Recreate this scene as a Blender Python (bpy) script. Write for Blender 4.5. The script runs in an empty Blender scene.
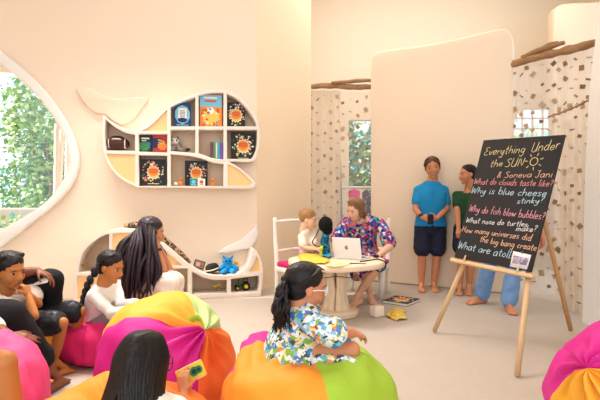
import bpy, bmesh, math, random
from mathutils import Vector as V, Matrix, noise
from math import sin, cos, pi, radians as R_, sqrt, exp

SC = bpy.context.scene
COL = SC.collection
F = 466.67      # focal length in pixels of the 600 px wide frame
CZ = 1.15       # camera height

def rgb(h):
    c = [int(h[i:i+2], 16) / 255 for i in (0, 2, 4)]
    return tuple((x / 12.92 if x <= .04045 else ((x + .055) / 1.055) ** 2.4) for x in c) + (1.0,)

# ------------------------------------------------------------------ camera
cam = bpy.data.cameras.new('camera'); cam.lens = 28.0; cam.sensor_width = 36.0
cam_o = bpy.data.objects.new('camera', cam); COL.objects.link(cam_o)
cam_o.location = (0, 0, CZ); cam_o.rotation_euler = (pi / 2, 0, 0)
SC.camera = cam_o

# ------------------------------------------------------------------ world, lights, exposure
w = bpy.data.worlds.new('sky'); SC.world = w; w.use_nodes = True
wn = w.node_tree
bg = wn.nodes['Background']
bg.inputs[0].default_value = (0.80, 0.90, 1.0, 1); bg.inputs[1].default_value = 1.45

def lamp(name, kind, loc, rot, energy, color, size=None, size_y=None, spread=180):
    l = bpy.data.lights.new(name, kind); l.energy = energy; l.color = color
    if kind == 'AREA':
        l.spread = R_(spread); l.shape = 'RECTANGLE'; l.size = size; l.size_y = size_y or size
    if kind == 'SUN': l.angle = R_(3)
    o = bpy.data.objects.new(name, l); COL.objects.link(o)
    o.location = loc; o.rotation_euler = rot
    return o
# area lamps standing in for daylight, below the closed ceiling and behind the camera
lamp('overhead_fill', 'AREA', (0.3, 3.6, 4.9), (0, 0, 0), 40, (1.0, .96, .91), 3.6, 3.0, 140)  # added broad lamp for soft light overall; the ceiling has no opening
lamp('skylight_left', 'AREA', (-2.0, 4.2, 4.2), (R_(-12), R_(-8), 0), 64, (1.0, .97, .93), 1.1, 1.1, 100)
lamp('far_wall_fill', 'AREA', (2.0, 6.6, 5.1), (R_(16), 0, 0), 85, (1.0, .95, .88), 4.4, 1.2, 180)  # added lamp that brightens the far wall, no skylight above it
lamp('front_fill', 'AREA', (-0.6, -2.2, 2.3), (R_(85), 0, R_(-4)), 62, (.96, .98, 1.0), 5.5, 3.2)  # added unseen fill giving soft, even frontal light
lamp('sun', 'SUN', (-8, 9, 9), V((.75, .12, -.62)).to_track_quat('-Z', 'Y').to_euler(), 9.0, (1.0, .96, .88))

SC.view_settings.view_transform = 'Standard'
SC.view_settings.look = 'None'
SC.view_settings.gamma = 1.0
SC.view_settings.use_curve_mapping = False
SC.view_settings.exposure = 0.18
SC.cycles.use_denoising = True
SC.cycles.max_bounces = 6
SC.cycles.diffuse_bounces = 4
SC.cycles.caustics_reflective = False
SC.cycles.caustics_refractive = False

# ------------------------------------------------------------------ helpers
def P(px, py, d):
    return V(((px - 300) / F * d, d, CZ - (py - 200) / F * d))

MATS = {}
def mat(name, hexc, rough=.6, bump=0., bscale=30., var=0., vscale=4., metal=0., alpha=1., trans=0., sss=0.):
    if name in MATS: return MATS[name]
    m = bpy.data.materials.new(name); m.use_nodes = True
    nt = m.node_tree; b = nt.nodes['Principled BSDF']
    c = rgb(hexc) if isinstance(hexc, str) else hexc
    b.inputs['Base Color'].default_value = c
    b.inputs['Roughness'].default_value = rough; b.inputs['Metallic'].default_value = metal
    b.inputs['Alpha'].default_value = alpha
    b.inputs['Specular IOR Level'].default_value = .3
    if trans: b.inputs['Transmission Weight'].default_value = trans
    if sss:
        b.inputs['Subsurface Weight'].default_value = sss
        b.inputs['Subsurface Radius'].default_value = (.02, .008, .004)
        b.inputs['Subsurface Scale'].default_value = .5
    tc = nt.nodes.new('ShaderNodeTexCoord')
    if bump:
        n = nt.nodes.new('ShaderNodeTexNoise'); n.inputs['Scale'].default_value = bscale; n.inputs['Detail'].default_value = 4
        nt.links.new(tc.outputs['Object'], n.inputs['Vector'])
        bp = nt.nodes.new('ShaderNodeBump'); bp.inputs['Strength'].default_value = bump; bp.inputs['Distance'].default_value = .02
        nt.links.new(n.outputs['Fac'], bp.inputs['Height']); nt.links.new(bp.outputs['Normal'], b.inputs['Normal'])
    if var:
        n2 = nt.nodes.new('ShaderNodeTexNoise'); n2.inputs['Scale'].default_value = vscale; n2.inputs['Detail'].default_value = 5
        nt.links.new(tc.outputs['Object'], n2.inputs['Vector'])
        mx = nt.nodes.new('ShaderNodeMix'); mx.data_type = 'RGBA'
        mx.inputs['A'].default_value = tuple(x * (1 - var) for x in c[:3]) + (1,)
        mx.inputs['B'].default_value = tuple(min(1, x * (1 + var)) for x in c[:3]) + (1,)
        nt.links.new(n2.outputs['Fac'], mx.inputs['Factor']); nt.links.new(mx.outputs['Result'], b.inputs['Base Color'])
    MATS[name] = m
    return m

def cell_mat(name, cols, scale=20., rough=.7, distort=.0, bump=0.):
    """printed fabric: patches of colour from a voronoi pattern"""
    if name in MATS: return MATS[name]
    m = bpy.data.materials.new(name); m.use_nodes = True
    nt = m.node_tree; b = nt.nodes['Principled BSDF']; b.inputs['Roughness'].default_value = rough
    b.inputs['Specular IOR Level'].default_value = .2
    tc = nt.nodes.new('ShaderNodeTexCoord')
    src = tc.outputs['Object']
    if distort:
        nz = nt.nodes.new('ShaderNodeTexNoise'); nz.inputs['Scale'].default_value = scale * .7
        nt.links.new(src, nz.inputs['Vector'])
        mm = nt.nodes.new('ShaderNodeVectorMath'); mm.operation = 'MULTIPLY_ADD'
        mm.inputs[1].default_value = (distort,) * 3
        nt.links.new(nz.outputs['Color'], mm.inputs[0]); nt.links.new(src, mm.inputs[2]); src = mm.outputs[0]
    vo = nt.nodes.new('ShaderNodeTexVoronoi'); vo.inputs['Scale'].default_value = scale
    nt.links.new(src, vo.inputs['Vector'])
    se = nt.nodes.new('ShaderNodeSeparateColor'); nt.links.new(vo.outputs['Color'], se.inputs[0])
    rp = nt.nodes.new('ShaderNodeValToRGB'); rp.color_ramp.interpolation = 'CONSTANT'
    e = rp.color_ramp.elements
    while len(e) < len(cols): e.new(.5)
    for i, c in enumerate(cols):
        e[i].position = i / len(cols); e[i].color = rgb(c)
    nt.links.new(se.outputs[0], rp.inputs[0]); nt.links.new(rp.outputs[0], b.inputs['Base Color'])
    MATS[name] = m
    return m

def spot_mat(name, base, spot, scale, thr=.3, distort=.02, mid=None):
    if name in MATS: return MATS[name]
    m = bpy.data.materials.new(name); m.use_nodes = True
    nt = m.node_tree; b = nt.nodes['Principled BSDF']; b.inputs['Roughness'].default_value = .8
    tc = nt.nodes.new('ShaderNodeTexCoord')
    vo = nt.nodes.new('ShaderNodeTexVoronoi'); vo.inputs['Scale'].default_value = scale
    nt.links.new(tc.outputs['Object'], vo.inputs['Vector'])
    rp = nt.nodes.new('ShaderNodeValToRGB'); rp.color_ramp.interpolation = 'CONSTANT'
    e = rp.color_ramp.elements; e[0].color = rgb(mid or spot); e[1].position = thr * .5; e[1].color = rgb(spot)
    x = e.new(thr); x.color = rgb(base)
    nt.links.new(vo.outputs['Distance'], rp.inputs[0]); nt.links.new(rp.outputs[0], b.inputs['Base Color'])
    MATS[name] = m
    return m

def tag(o, label=None, cat=None, group=None, kind=None):
    if label: o['label'] = label
    if cat: o['category'] = cat
    if group: o['group'] = group
    if kind: o['kind'] = kind
    return o

def empty(name, loc, label, cat, group=None, rz=0.):
    o = bpy.data.objects.new(name, None); COL.objects.link(o)
    o.location = loc; o.rotation_euler = (0, 0, rz); o.empty_display_size = .05
    return tag(o, label, cat, group)

def mk(name, bm, mats, parent=None, world=True, smooth=True, label=None):
    """link a bmesh (or mesh) as ONE object; under a parent given in world coordinates unless world is False"""
    if isinstance(bm, bmesh.types.BMesh):
        me = bpy.data.meshes.new(name); bm.normal_update(); bm.to_mesh(me); bm.free()
    else:
        me = bm; me.name = name
    if len(me.materials): me.materials.clear()
    for m in (mats if isinstance(mats, (list, tuple)) else [mats]): me.materials.append(m)
    if smooth is not None and len(me.polygons):
        me.polygons.foreach_set('use_smooth', [bool(smooth)] * len(me.polygons))
    o = bpy.data.objects.new(name, me); COL.objects.link(o)
    if parent is not None:
        o.parent = parent
        if world:
            off = V(parent.location)
            q = parent.parent
            while q is not None: off += q.location; q = q.parent
            me.transform(Matrix.Translation(-off))
    if label: o['label'] = label
    return o

def single(name, bm, mats, loc, label, cat, group=None, smooth=True):
    """a thing that is one mesh, its origin at loc"""
    o = mk(name, bm, mats, smooth=smooth)
    o.data.transform(Matrix.Translation(-V(loc))); o.location = loc
    return tag(o, label, cat, group)

def struct(name, bm, m, smooth=False):
    o = mk(name, bm, m, smooth=smooth); o['kind'] = 'structure'; return o

def NB(): return bmesh.new()

def box(bm, c, s, M=None, mi=0, bevel=0., seg=2):
    t = bmesh.new(); bmesh.ops.create_cube(t, size=1.0)
    bmesh.ops.scale(t, vec=s, verts=t.verts[:])
    if bevel: bmesh.ops.bevel(t, geom=t.edges[:], offset=bevel, segments=seg, affect='EDGES', profile=.6)
    bmesh.ops.transform(t, matrix=(M if M is not None else Matrix.Identity(4)) @ Matrix.Translation(c), verts=t.verts[:])
    join(bm, t, mi)

def join(bm, t, mi=None, M=None):
    if M is not None: bmesh.ops.transform(t, matrix=M, verts=t.verts[:])
    if mi is not None:
        for f in t.faces: f.material_index = mi
    me = bpy.data.meshes.new('tmp'); t.to_mesh(me); t.free(); bm.from_mesh(me); bpy.data.meshes.remove(me)

def ell(bm, c, r, rot=None, u=16, v=10, mi=0):
    res = bmesh.ops.create_uvsphere(bm, u_segments=u, v_segments=v, radius=1.0)
    M = Matrix.Translation(c) @ (rot.to_4x4() if rot is not None else Matrix.Identity(4)) @ Matrix.Diagonal((r[0], r[1], r[2], 1))
    bmesh.ops.transform(bm, matrix=M, verts=res['verts'])
    if mi:
        for f in set(f for x in res['verts'] for f in x.link_faces): f.material_index = mi
    return res['verts']

def ring_bridge(bm, rings, closed_caps=True, mi=0):
    n = len(rings[0])
    for a, b in zip(rings, rings[1:]):
        for i in range(n):
            f = bm.faces.new((a[i], a[(i + 1) % n], b[(i + 1) % n], b[i])); f.material_index = mi
    if closed_caps:
        f = bm.faces.new(list(reversed(rings[0]))); f.material_index = mi
        f = bm.faces.new(rings[-1]); f.material_index = mi

def loft(bm, rings, n=18, mi=0, p=2.3):
    """rings: (centre, x axis, y axis, rx, ry)"""
    out = []
    for c, ax, ay, rx, ry in rings:
        r = []
        for i in range(n):
            t = 2 * pi * i / n
            ct, st = cos(t), sin(t)
            x = math.copysign(abs(ct) ** (2 / p), ct) * rx; y = math.copysign(abs(st) ** (2 / p), st) * ry
            r.append(bm.verts.new(c + ax * x + ay * y))
        out.append(r)
    ring_bridge(bm, out, mi=mi)
    return out

def catmull(pts, per=6, closed=False):
    pts = [V(p) for p in pts]; n = len(pts); out = []
    for i in range(n if closed else n - 1):
        if closed: p0, p1, p2, p3 = pts[i - 1], pts[i], pts[(i + 1) % n], pts[(i + 2) % n]
        else:
            p1, p2 = pts[i], pts[i + 1]
            p0 = pts[i - 1] if i else p1 * 2 - p2
            p3 = pts[i + 2] if i + 2 < n else p2 * 2 - p1
        for k in range(per):
            t = k / per
            out.append(.5 * ((2 * p1) + (p2 - p0) * t + (2 * p0 - 5 * p1 + 4 * p2 - p3) * t * t + (3 * p1 - p0 - 3 * p2 + p3) * t ** 3))
    if not closed: out.append(pts[-1])
    return out

def tube(bm, pts, radii, n=8, mi=0, flat=1., wob=0., up=None, seed=0):
    """swept tube; radii a number or one per point"""
    pts = [V(p) for p in pts]
    if not isinstance(radii, (list, tuple)): radii = [radii] * len(pts)
    rings = []; prev = None
    for i, p in enumerate(pts):
        t = (pts[min(i + 1, len(pts) - 1)] - pts[max(i - 1, 0)])
        if t.length < 1e-9: t = V((0, 0, 1))
        t.normalize()
        if prev is None:
            a = V(up) if up is not None else (V((0, 0, 1)) if abs(t.z) < .9 else V((1, 0, 0)))
            x = t.cross(a).normalized()
        else:
            x = (prev - t * prev.dot(t))
            x = x.normalized() if x.length > 1e-6 else t.orthogonal().normalized()
        prev = x; y = t.cross(x)
        r = radii[i]; ring = []
        for k in range(n):
            a = 2 * pi * k / n
            q = r
            if wob: q = r * (1 + wob * noise.noise(p * 9 + V((cos(a), sin(a), seed))))
            ring.append(bm.verts.new(p + x * cos(a) * q + y * sin(a) * q * flat))
        rings.append(ring)
    ring_bridge(bm, rings, mi=mi)

def interp(vals, per):
    out = []
    for a, b in zip(vals, vals[1:]):
        for k in range(per): out.append(a + (b - a) * k / per)
    out.append(vals[-1]); return out

def lock(bm, pts, radii, per=5, n=5, flat=.6, mi=0):
    tube(bm, catmull(pts, per), interp(radii, per), n=n, flat=flat, mi=mi)

def cap(bm, p, q, r1, r2, n=12, bulge=0.):
    """tapered capsule, closed"""
    p = V(p); q = V(q); ax = q - p
    L = ax.length
    if L < 1e-6:
        ell(bm, p, (r1,) * 3, u=n, v=8); return
    t = ax / L; x = t.orthogonal().normalized(); y = t.cross(x)
    rings = []
    prof = []
    for a in (-80, -55, -28): prof.append((-r1 * sin(R_(-a)) if False else -r1 * sin(R_(abs(a))), r1 * cos(R_(a))))
    for k in range(5):
        u = k / 4; prof.append((L * u, r1 + (r2 - r1) * u + bulge * sin(pi * u)))
    for a in (28, 55, 80): prof.append((L + r2 * sin(R_(a)), r2 * cos(R_(a))))
    for s, r in prof:
        rings.append([bm.verts.new(p + t * s + x * cos(2 * pi * k / n) * r + y * sin(2 * pi * k / n) * r) for k in range(n)])
    ring_bridge(bm, rings)

def evaluated(bm, mods):
    """run modifiers over a bmesh, give back a plain mesh"""
    me = bpy.data.meshes.new('tmp'); bmesh.ops.recalc_face_normals(bm, faces=bm.faces[:]); bm.to_mesh(me); bm.free()
    o = bpy.data.objects.new('tmp', me); COL.objects.link(o)
    for kind, props in mods:
        m = o.modifiers.new(kind, kind)
        for k, v in props.items(): setattr(m, k, v)
    dg = bpy.context.evaluated_depsgraph_get(); dg.update()
    out = bpy.data.meshes.new_from_object(o.evaluated_get(dg))
    bpy.data.objects.remove(o); bpy.data.meshes.remove(me)
    return out

def fuse(bm, voxel=.008, it=3, fac=.5):
    return evaluated(bm, [('REMESH', dict(mode='VOXEL', voxel_size=voxel)), ('SMOOTH', dict(iterations=it, factor=fac))])

def wrinkle(me, amp=.004, scale=14., seed=0., stretch=(1, 1, 1)):
    me.calc_loop_triangles()
    ns = [v.normal.copy() for v in me.vertices]
    for v, n in zip(me.vertices, ns):
        c = V((v.co.x * stretch[0], v.co.y * stretch[1], v.co.z * stretch[2])) * scale + V((seed, seed, 0))
        k = 1 - 2 * abs(noise.noise(c)); v.co += n * amp * k
    return me

def flat_outline(loops, depth, bevel=0.):
    """2-D outline with holes -> closed solid bmesh, z from 0 to depth"""
    cu = bpy.data.curves.new('tmp', 'CURVE'); cu.dimensions = '2D'; cu.fill_mode = 'BOTH'
    cu.extrude = max(depth / 2 - bevel, .0005); cu.bevel_depth = bevel; cu.bevel_resolution = 1; cu.offset = -bevel
    for lp in loops:
        s = cu.splines.new('POLY'); s.points.add(len(lp) - 1); s.use_cyclic_u = True
        for pt, q in zip(s.points, lp): pt.co = (q[0], q[1], 0, 1)
    o = bpy.data.objects.new('tmp', cu); COL.objects.link(o)
    dg = bpy.context.evaluated_depsgraph_get(); dg.update()
    me = bpy.data.meshes.new_from_object(o.evaluated_get(dg))
    bm = bmesh.new(); bm.from_mesh(me); bpy.data.objects.remove(o); bpy.data.curves.remove(cu); bpy.data.meshes.remove(me)
    bmesh.ops.remove_doubles(bm, verts=bm.verts[:], dist=1e-5)
    bmesh.ops.translate(bm, verts=bm.verts[:], vec=(0, 0, depth / 2))
    return bm

def smooth_path(*segs, per=5):
    out = []
    for s in segs:
        pp = [V((p[0], p[1], 0)) for p in s]; runs = [[pp[0]]]
        for i in range(1, len(pp)):          # break the smooth run at sharp corners
            runs[-1].append(pp[i])
            if i < len(pp) - 1 and (pp[i] - pp[i - 1]).length > 1e-9 and (pp[i + 1] - pp[i]).length > 1e-9 and (pp[i] - pp[i - 1]).angle(pp[i + 1] - pp[i]) > R_(42): runs.append([pp[i]])
        q = []
        for r in runs: q += catmull(r, per) if len(r) > 2 else r
        for p in q:
            if not out or (V((p.x, p.y, 0)) - V((out[-1][0], out[-1][1], 0))).length > 1e-6: out.append((p.x, p.y))
    if (V(out[0]) - V(out[-1])).length < 1e-6: out.pop()
    return out

class Plane:
    """a vertical plane: traces pixels of the photograph on it to real sizes along (s) and up (z)"""
    def __init__(s, A, u):
        s.A = V((A[0], A[1], 0)); s.u = V((u[0], u[1], 0)).normalized(); s.n = V((s.u.y, -s.u.x, 0))
    def sz(s, px, py, off=0.):
        r = V(((px - 300) / F, 1, -(py - 200) / F)); o = V((0, 0, CZ)); A = s.A + s.n * off
        t = (A - o).dot(s.n) / r.dot(s.n); q = o + r * t
        return ((q - A).dot(s.u), q.z)
    def W(s, a, z, off=0.): return s.A + s.u * a + s.n * off + V((0, 0, z))
    def M(s, off=0.):
        m = Matrix.Identity(4)
        for i in range(3): m[i][0] = s.u[i]; m[i][1] = (0, 0, 1)[i]; m[i][2] = s.n[i]; m[i][3] = (s.A + s.n * off)[i]
        return m
    def pt(s, px, py, off=0.): a, z = s.sz(px, py, off); return s.W(a, z, off)
# ------------------------------------------------------------------ the room
WALL = mat('wall_plaster', 'F4E1CB', .85, .12, 9, .03, 1.5)
WALLB = mat('wall_plaster_far', 'F3E2CB', .85, .1, 9, .02, 1.5)
STRIP = mat('wall_plaster_tan', 'F2DBBC', .85, .12, 9, .03, 1.5)
PANEL = mat('panel_plaster', 'F5E0C8', .85, .12, 9, .03, 1.2)
FLOOR = mat('floor_screed', 'BDB0A3', .75, .15, 24, .06, 3)
WHITE = mat('white_paint', 'F2EFEA', .5, .05, 30)
OFFW = mat('white_lacquer', 'EDE0D3', .5, .05, 30)
TAN = mat('shelf_back', 'E2C8AC', .7, .05, 30)
ORANGE = mat('shelf_orange', 'F6C98C', .6, .04, 30)

LW = Plane((-.543, 5.9), (.979, .205))          # the wall behind the whale shelves
bm = NB(); box(bm, (.4, 3.35, -.05), (10.2, 11.3, .1)); struct('floor', bm, FLOOR)
bm = NB(); box(bm, (.4, 3.35, 5.25), (10.2, 11.3, .1)); struct('ceiling', bm, WALLB)
bm = NB(); box(bm, (0.2, 10.1, 2.6), (9.0, .2, 5.2))
struct('wall_far', flat_outline([[(-.15, 0), (5.5, 0), (5.5, 5.2), (-.15, 5.2)],
    [(.93, 1.36), (1.45, 1.36), (1.45, 2.68), (.93, 2.68)],
    smooth_path([(4.08, 1.9), (4.08, 2.55), (4.15, 2.78), (4.35, 2.9)], [(4.35, 2.9), (4.86, 2.9), (4.86, 1.9)])], .2), WALLB).matrix_world = Matrix(((1, 0, 0, 0), (0, 0, 1, 8.9), (0, 1, 0, 0), (0, 0, 0, 1)))
bm.free()

# left wall with the rounded window opening
s_in = [LW.sz(*q, .1) for q in ((0, 64), (20, 80), (38, 97), (53, 117), (64, 137), (68.5, 155), (67.5, 168), (61, 183), (47, 200), (30, 213), (0, 230))]
sc0 = s_in[0][0]
left_half = [(2 * sc0 - .55 - s, z) for s, z in reversed(s_in)]
win_in = smooth_path(s_in, [s_in[-1], left_half[0]], left_half, [left_half[-1], s_in[0]], per=4)
s_out = [LW.sz(*q, .1) for q in ((0, 50), (21, 67), (41, 86), (59, 109), (72, 133), (78.5, 154), (77.5, 171), (70, 187), (54, 205), (34, 221), (0, 248))]
left_out = [(2 * sc0 - .55 - s, z) for s, z in reversed(s_out)]
win_out = smooth_path(s_out, [s_out[-1], left_out[0]], left_out, [left_out[-1], s_out[0]], per=4)
bm = flat_outline([[(-4.6, 0), (0, 0), (0, 5.2), (-4.6, 5.2)], win_in], .28)
bm.transform(LW.M(-.28)); struct('wall_left', bm, WALL)
bm = flat_outline([win_out, win_in], .10, .02); bm.transform(LW.M(.002))
trim = struct('trim_1', bm, WHITE, True)
# sloping white sill of the window, and the pane in it
bm = NB()
lo = [s_in[-1], s_in[-2], s_in[-3], s_in[-4]]
GLASS = mat('window_glass', 'FFFFFF', .02, trans=1.)
gl = bpy.data.materials.new('pane_glass'); gl.use_nodes = True
gn = gl.node_tree; gn.nodes.clear()
go = gn.nodes.new('ShaderNodeOutputMaterial'); gt = gn.nodes.new('ShaderNodeBsdfTransparent'); gg = gn.nodes.new('ShaderNodeBsdfGlossy')
gg.inputs['Roughness'].default_value = .03; gm = gn.nodes.new('ShaderNodeMixShader'); gm.inputs[0].default_value = .06
gn.links.new(gt.outputs[0], gm.inputs[1]); gn.links.new(gg.outputs[0], gm.inputs[2]); gn.links.new(gm.outputs[0], go.inputs[0])
bm.free()
bm = flat_outline([win_in], .012); bm.transform(LW.M(-.2)); struct('window_1', bm, gl)

# the wall that steps back beside the shelves
A, B = V((-.543, 5.9, 0)), V((.163, 6.9, 0))
RW = Plane(A, B - A)
L = (B - A).length
bm = flat_outline([[(0.001, 0), (L, 0), (L, 5.2), (0.001, 5.2)]], .2, .0); bm.transform(RW.M(-.2)); struct('wall_back', bm, STRIP)
bm = NB(); box(bm, (-.05, 7.9, 2.6), (.2, 1.99, 5.2)); struct('wall_passage', bm, WALLB)

# the tall free-standing plaster panel with rounded top corners
PA, PB = V((.99, 6.6, 0)), V((2.575, 5.67, 0))
PP = Plane(PA, PB - PA)
q = lambda px, py: PP.sz(px, py)
pl = smooth_path([(q(370, 200)[0], 0), (q(370, 200)[0], q(370, 70)[1])],
    [(q(370, 200)[0], q(370, 70)[1]), q(371.5, 57), q(377, 51.5), q(388, 49)],
    [q(388, 49), q(430, 43.5), q(465, 36), q(490, 30)],
    [q(490, 30), q(503, 28), q(510, 32), q(512.5, 42)],
    [q(512.5, 42), (q(512.5, 42)[0], 0)])
bm = flat_outline([pl], .24, .035); bm.transform(PP.M(-.24)); struct('wall_panel', bm, PANEL, True)

# the flared end of the right-hand wall, and the wall running towards the camera
zz = [(2.65, 0), (2.655, .5), (2.665, 1.0), (2.685, 1.6), (2.72, 2.2), (2.785, 2.75), (2.9, 3.6), (3.0, 5.2)]
bm = flat_outline([smooth_path(zz, [zz[-1], (3.7, 5.2), (3.7, 0), zz[0]], per=4)], .3, .0)
bm.transform(Matrix(((1, 0, 0, 0), (0, 0, -1, 4.38), (0, 1, 0, 0), (0, 0, 0, 1)))); struct('wall_right', bm, WHITE)
bm = NB(); box(bm, (3.75, 1.0, 2.6), (.2, 6.9, 5.2)); struct('wall_side', bm, WALL)
bm = NB(); box(bm, (-4.45, 1.2, 2.6), (.2, 7.4, 5.2)); struct('wall_veranda', bm, WALL)

# the taller panel deeper in, behind the right-hand curtain
bm = flat_outline([smooth_path([(4.08, 0), (4.08, 4.1)], [(4.08, 4.1), (4.1, 4.22), (4.2, 4.3), (4.35, 4.32)], [(4.35, 4.32), (5.4, 4.36), (5.4, 0)])], .2, .03)
bm.transform(Matrix(((1, 0, 0, 0), (0, 0, -1, 7.7), (0, 1, 0, 0), (0, 0, 0, 1)))); struct('wall_alcove', bm, mat('alcove_plaster', 'E9D0B6', .85, .1, 9, .02, 1.5), True)
bm = NB(); box(bm, (5.45, 8.3, 2.6), (.1, 1.2, 5.2)); struct('wall_end', bm, WALLB)
# glazing bars of the far window, and panes
bm = NB()
for k in range(1, 4): box(bm, (4.08 + .78 * k / 4, 8.98, 2.4), (.025, .04, 1.0))
for k in range(0, 5): box(bm, (4.47, 8.98, 1.92 + 1.0 * k / 5), (.78, .04, .025))
struct('window_2', bm, WHITE)
bm = NB(); box(bm, (1.19, 8.98, 2.02), (.54, .01, 1.34)); struct('window_3', bm, gl)

# ------------------------------------------------------------------ outdoors behind the windows
GRD = mat('yard_ground', 'B9AFA4', .9, .2, 10, .15, 3)
bm = NB(); box(bm, (-8.5, 10.2, -.06), (8.6, 14, .08)); g = struct('ground', bm, GRD)
bm = NB(); box(bm, (4, 14.2, -.06), (16, 10, .08)); g = struct('ground_rear', bm, GRD)
LEAFS = [mat('leaf_green', '9CC477', .5), mat('leaf_light', 'D5E9BE', .5), mat('leaf_deep', '6FA065', .5), mat('leaf_blue', '46B4BC', .5)]
BARK = mat('bark', '9A8472', .9, .5, 20, .2, 6)
def bush(name, label, c, r, n, seed, cat='tree', lsz=.11, stem=True, cols=None, group=None):
    rnd = random.Random(seed); root = empty(name, (c[0], c[1], -.02), label, cat, group)
    bm = NB()
    blobs = [(V((rnd.uniform(-1, 1) * r[0] * .7, rnd.uniform(-.7, .7) * r[1], rnd.uniform(.15, 1.) * r[2])), rnd.uniform(.3, .55)) for _ in range(14)]
    for i in range(n):
        b, br = rnd.choice(blobs)
        d = V((rnd.gauss(0, 1), rnd.gauss(0, 1), rnd.gauss(0, 1))).normalized()
        p = b + V((d.x * r[0], d.y * r[1], d.z * r[2] * .6)) * br * rnd.uniform(.6, 1.)
        if p.z < .03: p.z = .03 + rnd.random() * .2
        a = V((rnd.gauss(0, 1), rnd.gauss(0, 1), rnd.gauss(-.3, .7))).normalized(); s = a.orthogonal().normalized()
        l = lsz * rnd.uniform(.6, 1.4); ww = l * .32
        k = a.cross(s)
        vs = [bm.verts.new(V((c[0], c[1], 0)) + p + o) for o in (V((0, 0, 0)), a * l * .5 + s * ww + k * .01, a * l, a * l * .5 - s * ww + k * .01)]
        f = bm.faces.new(vs); f.material_index = rnd.choice((0, 0, 1, 1, 2, 3)) if cols is None else rnd.choice(cols)
    mk('foliage', bm, LEAFS, root, smooth=False)
    if stem:
        bm = NB()
        for b, br in blobs[:6]:
            tube(bm, catmull([V((c[0], c[1], -.05)), V((c[0], c[1], 0)) + b * .5 + V((rnd.uniform(-.1, .1), 0, 0)), V((c[0], c[1], 0)) + b], 5), interp([.05, .03, .012], 5), n=6)
        mk('stem', bm, BARK, root)
    return root
bush('leafy_tree', 'pale green leafy tree filling the middle of the round window', (-4.75, 8.75), (.80, .6, 2.8), 4200, 3, cols=(0, 0, 1, 2))
bush('leafy_tree', 'darker bushy tree seen through the round window beside the pale trunks', (-5.9, 11.3), (1.4, .8, 3.2), 4200, 5, cols=(0, 2, 2, 3))
bush('leafy_tree', 'loose leafy tree cut off by the frame edge in the round window', (-6.6, 9.0), (.85, .7, 3.3), 3800, 7, cols=(0, 1, 1, 2))
bush('garden_shrub', 'low blue green shrub growing outside under the window trees', (-4.45, 7.15), (.36, .25, .8), 1000, 8, 'shrub', .09)
bush('leafy_tree', 'blue green tree seen through the dotted sheer curtain', (1.5, 10.6), (.9, .6, 3.1), 3600, 9, cols=(3, 3, 2, 1), lsz=.16)
bush('leafy_tree', 'pale tree behind the small paned arched window', (5.5, 11.2), (1.0, .6, 3.0), 1800, 10, cols=(1, 1, 3), lsz=.16)
bm = NB(); box(bm, (-5.6, 7.7, .5), (5.0, .3, 1.04), bevel=.03); struct('garden_wall', bm, mat('ledge_grey', 'B7ACA0', .9, .4, 12, .12, 5))
PALE = mat('pale_wood', 'E2D2BC', .8, .4, 18, .12, 6)
for i, (x0, x1, yt, yb) in enumerate(((57, 51, 138, 207), (63, 58, 133, 200), (68, 63, 140, 197))):
    bm = NB(); a = P(x1, yb, 6.9 + .1 * i); a.z = -.02; b = P(x0, yt - 14, 6.9 + .1 * i)
    tube(bm, catmull([a, (a + b) / 2 + V((.03 * (-1) ** i, 0, 0)), b], 8), interp([.055, .048, .035], 8), n=9, wob=.3, seed=i)
    single('driftwood_pole', bm, PALE, a, ('thickest pale driftwood pole leaning outside the round window', 'middle pale driftwood pole of the three outside the round window', 'pale driftwood pole standing closest to the white window rim')[i], 'pole', 'driftwood poles outside the window')
# ------------------------------------------------------------------ whale-shaped shelves
def offs(lp, off): return [LW.sz(px, py, off) for px, py in lp]
UD, LD = .24, .34       # depths of the upper and the lower shelf

def shelf_unit(name, label, D, outer, holes, panels, base_z=None, corner=()):
    root = empty(name, LW.W(*outer[0], D) if base_z is None else V((LW.W(outer[0][0], 0, 0).x, LW.W(outer[0][0], 0, 0).y, base_z)), label, 'shelf')
    bm = flat_outline([outer] + holes + panels, D - .012, .004); bm.transform(LW.M(.012)); mk('carcass', bm, OFFW, root)
    bm = flat_outline([outer], .012); bm.transform(LW.M(.0)); mk('back_panel', bm, TAN, root, smooth=False)
    for pn in panels:
        bm = flat_outline([pn], .012); bm.transform(LW.M(D - .03)); mk('panel', bm, ORANGE, root, smooth=False, label='orange inset panel')
    return root

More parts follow.
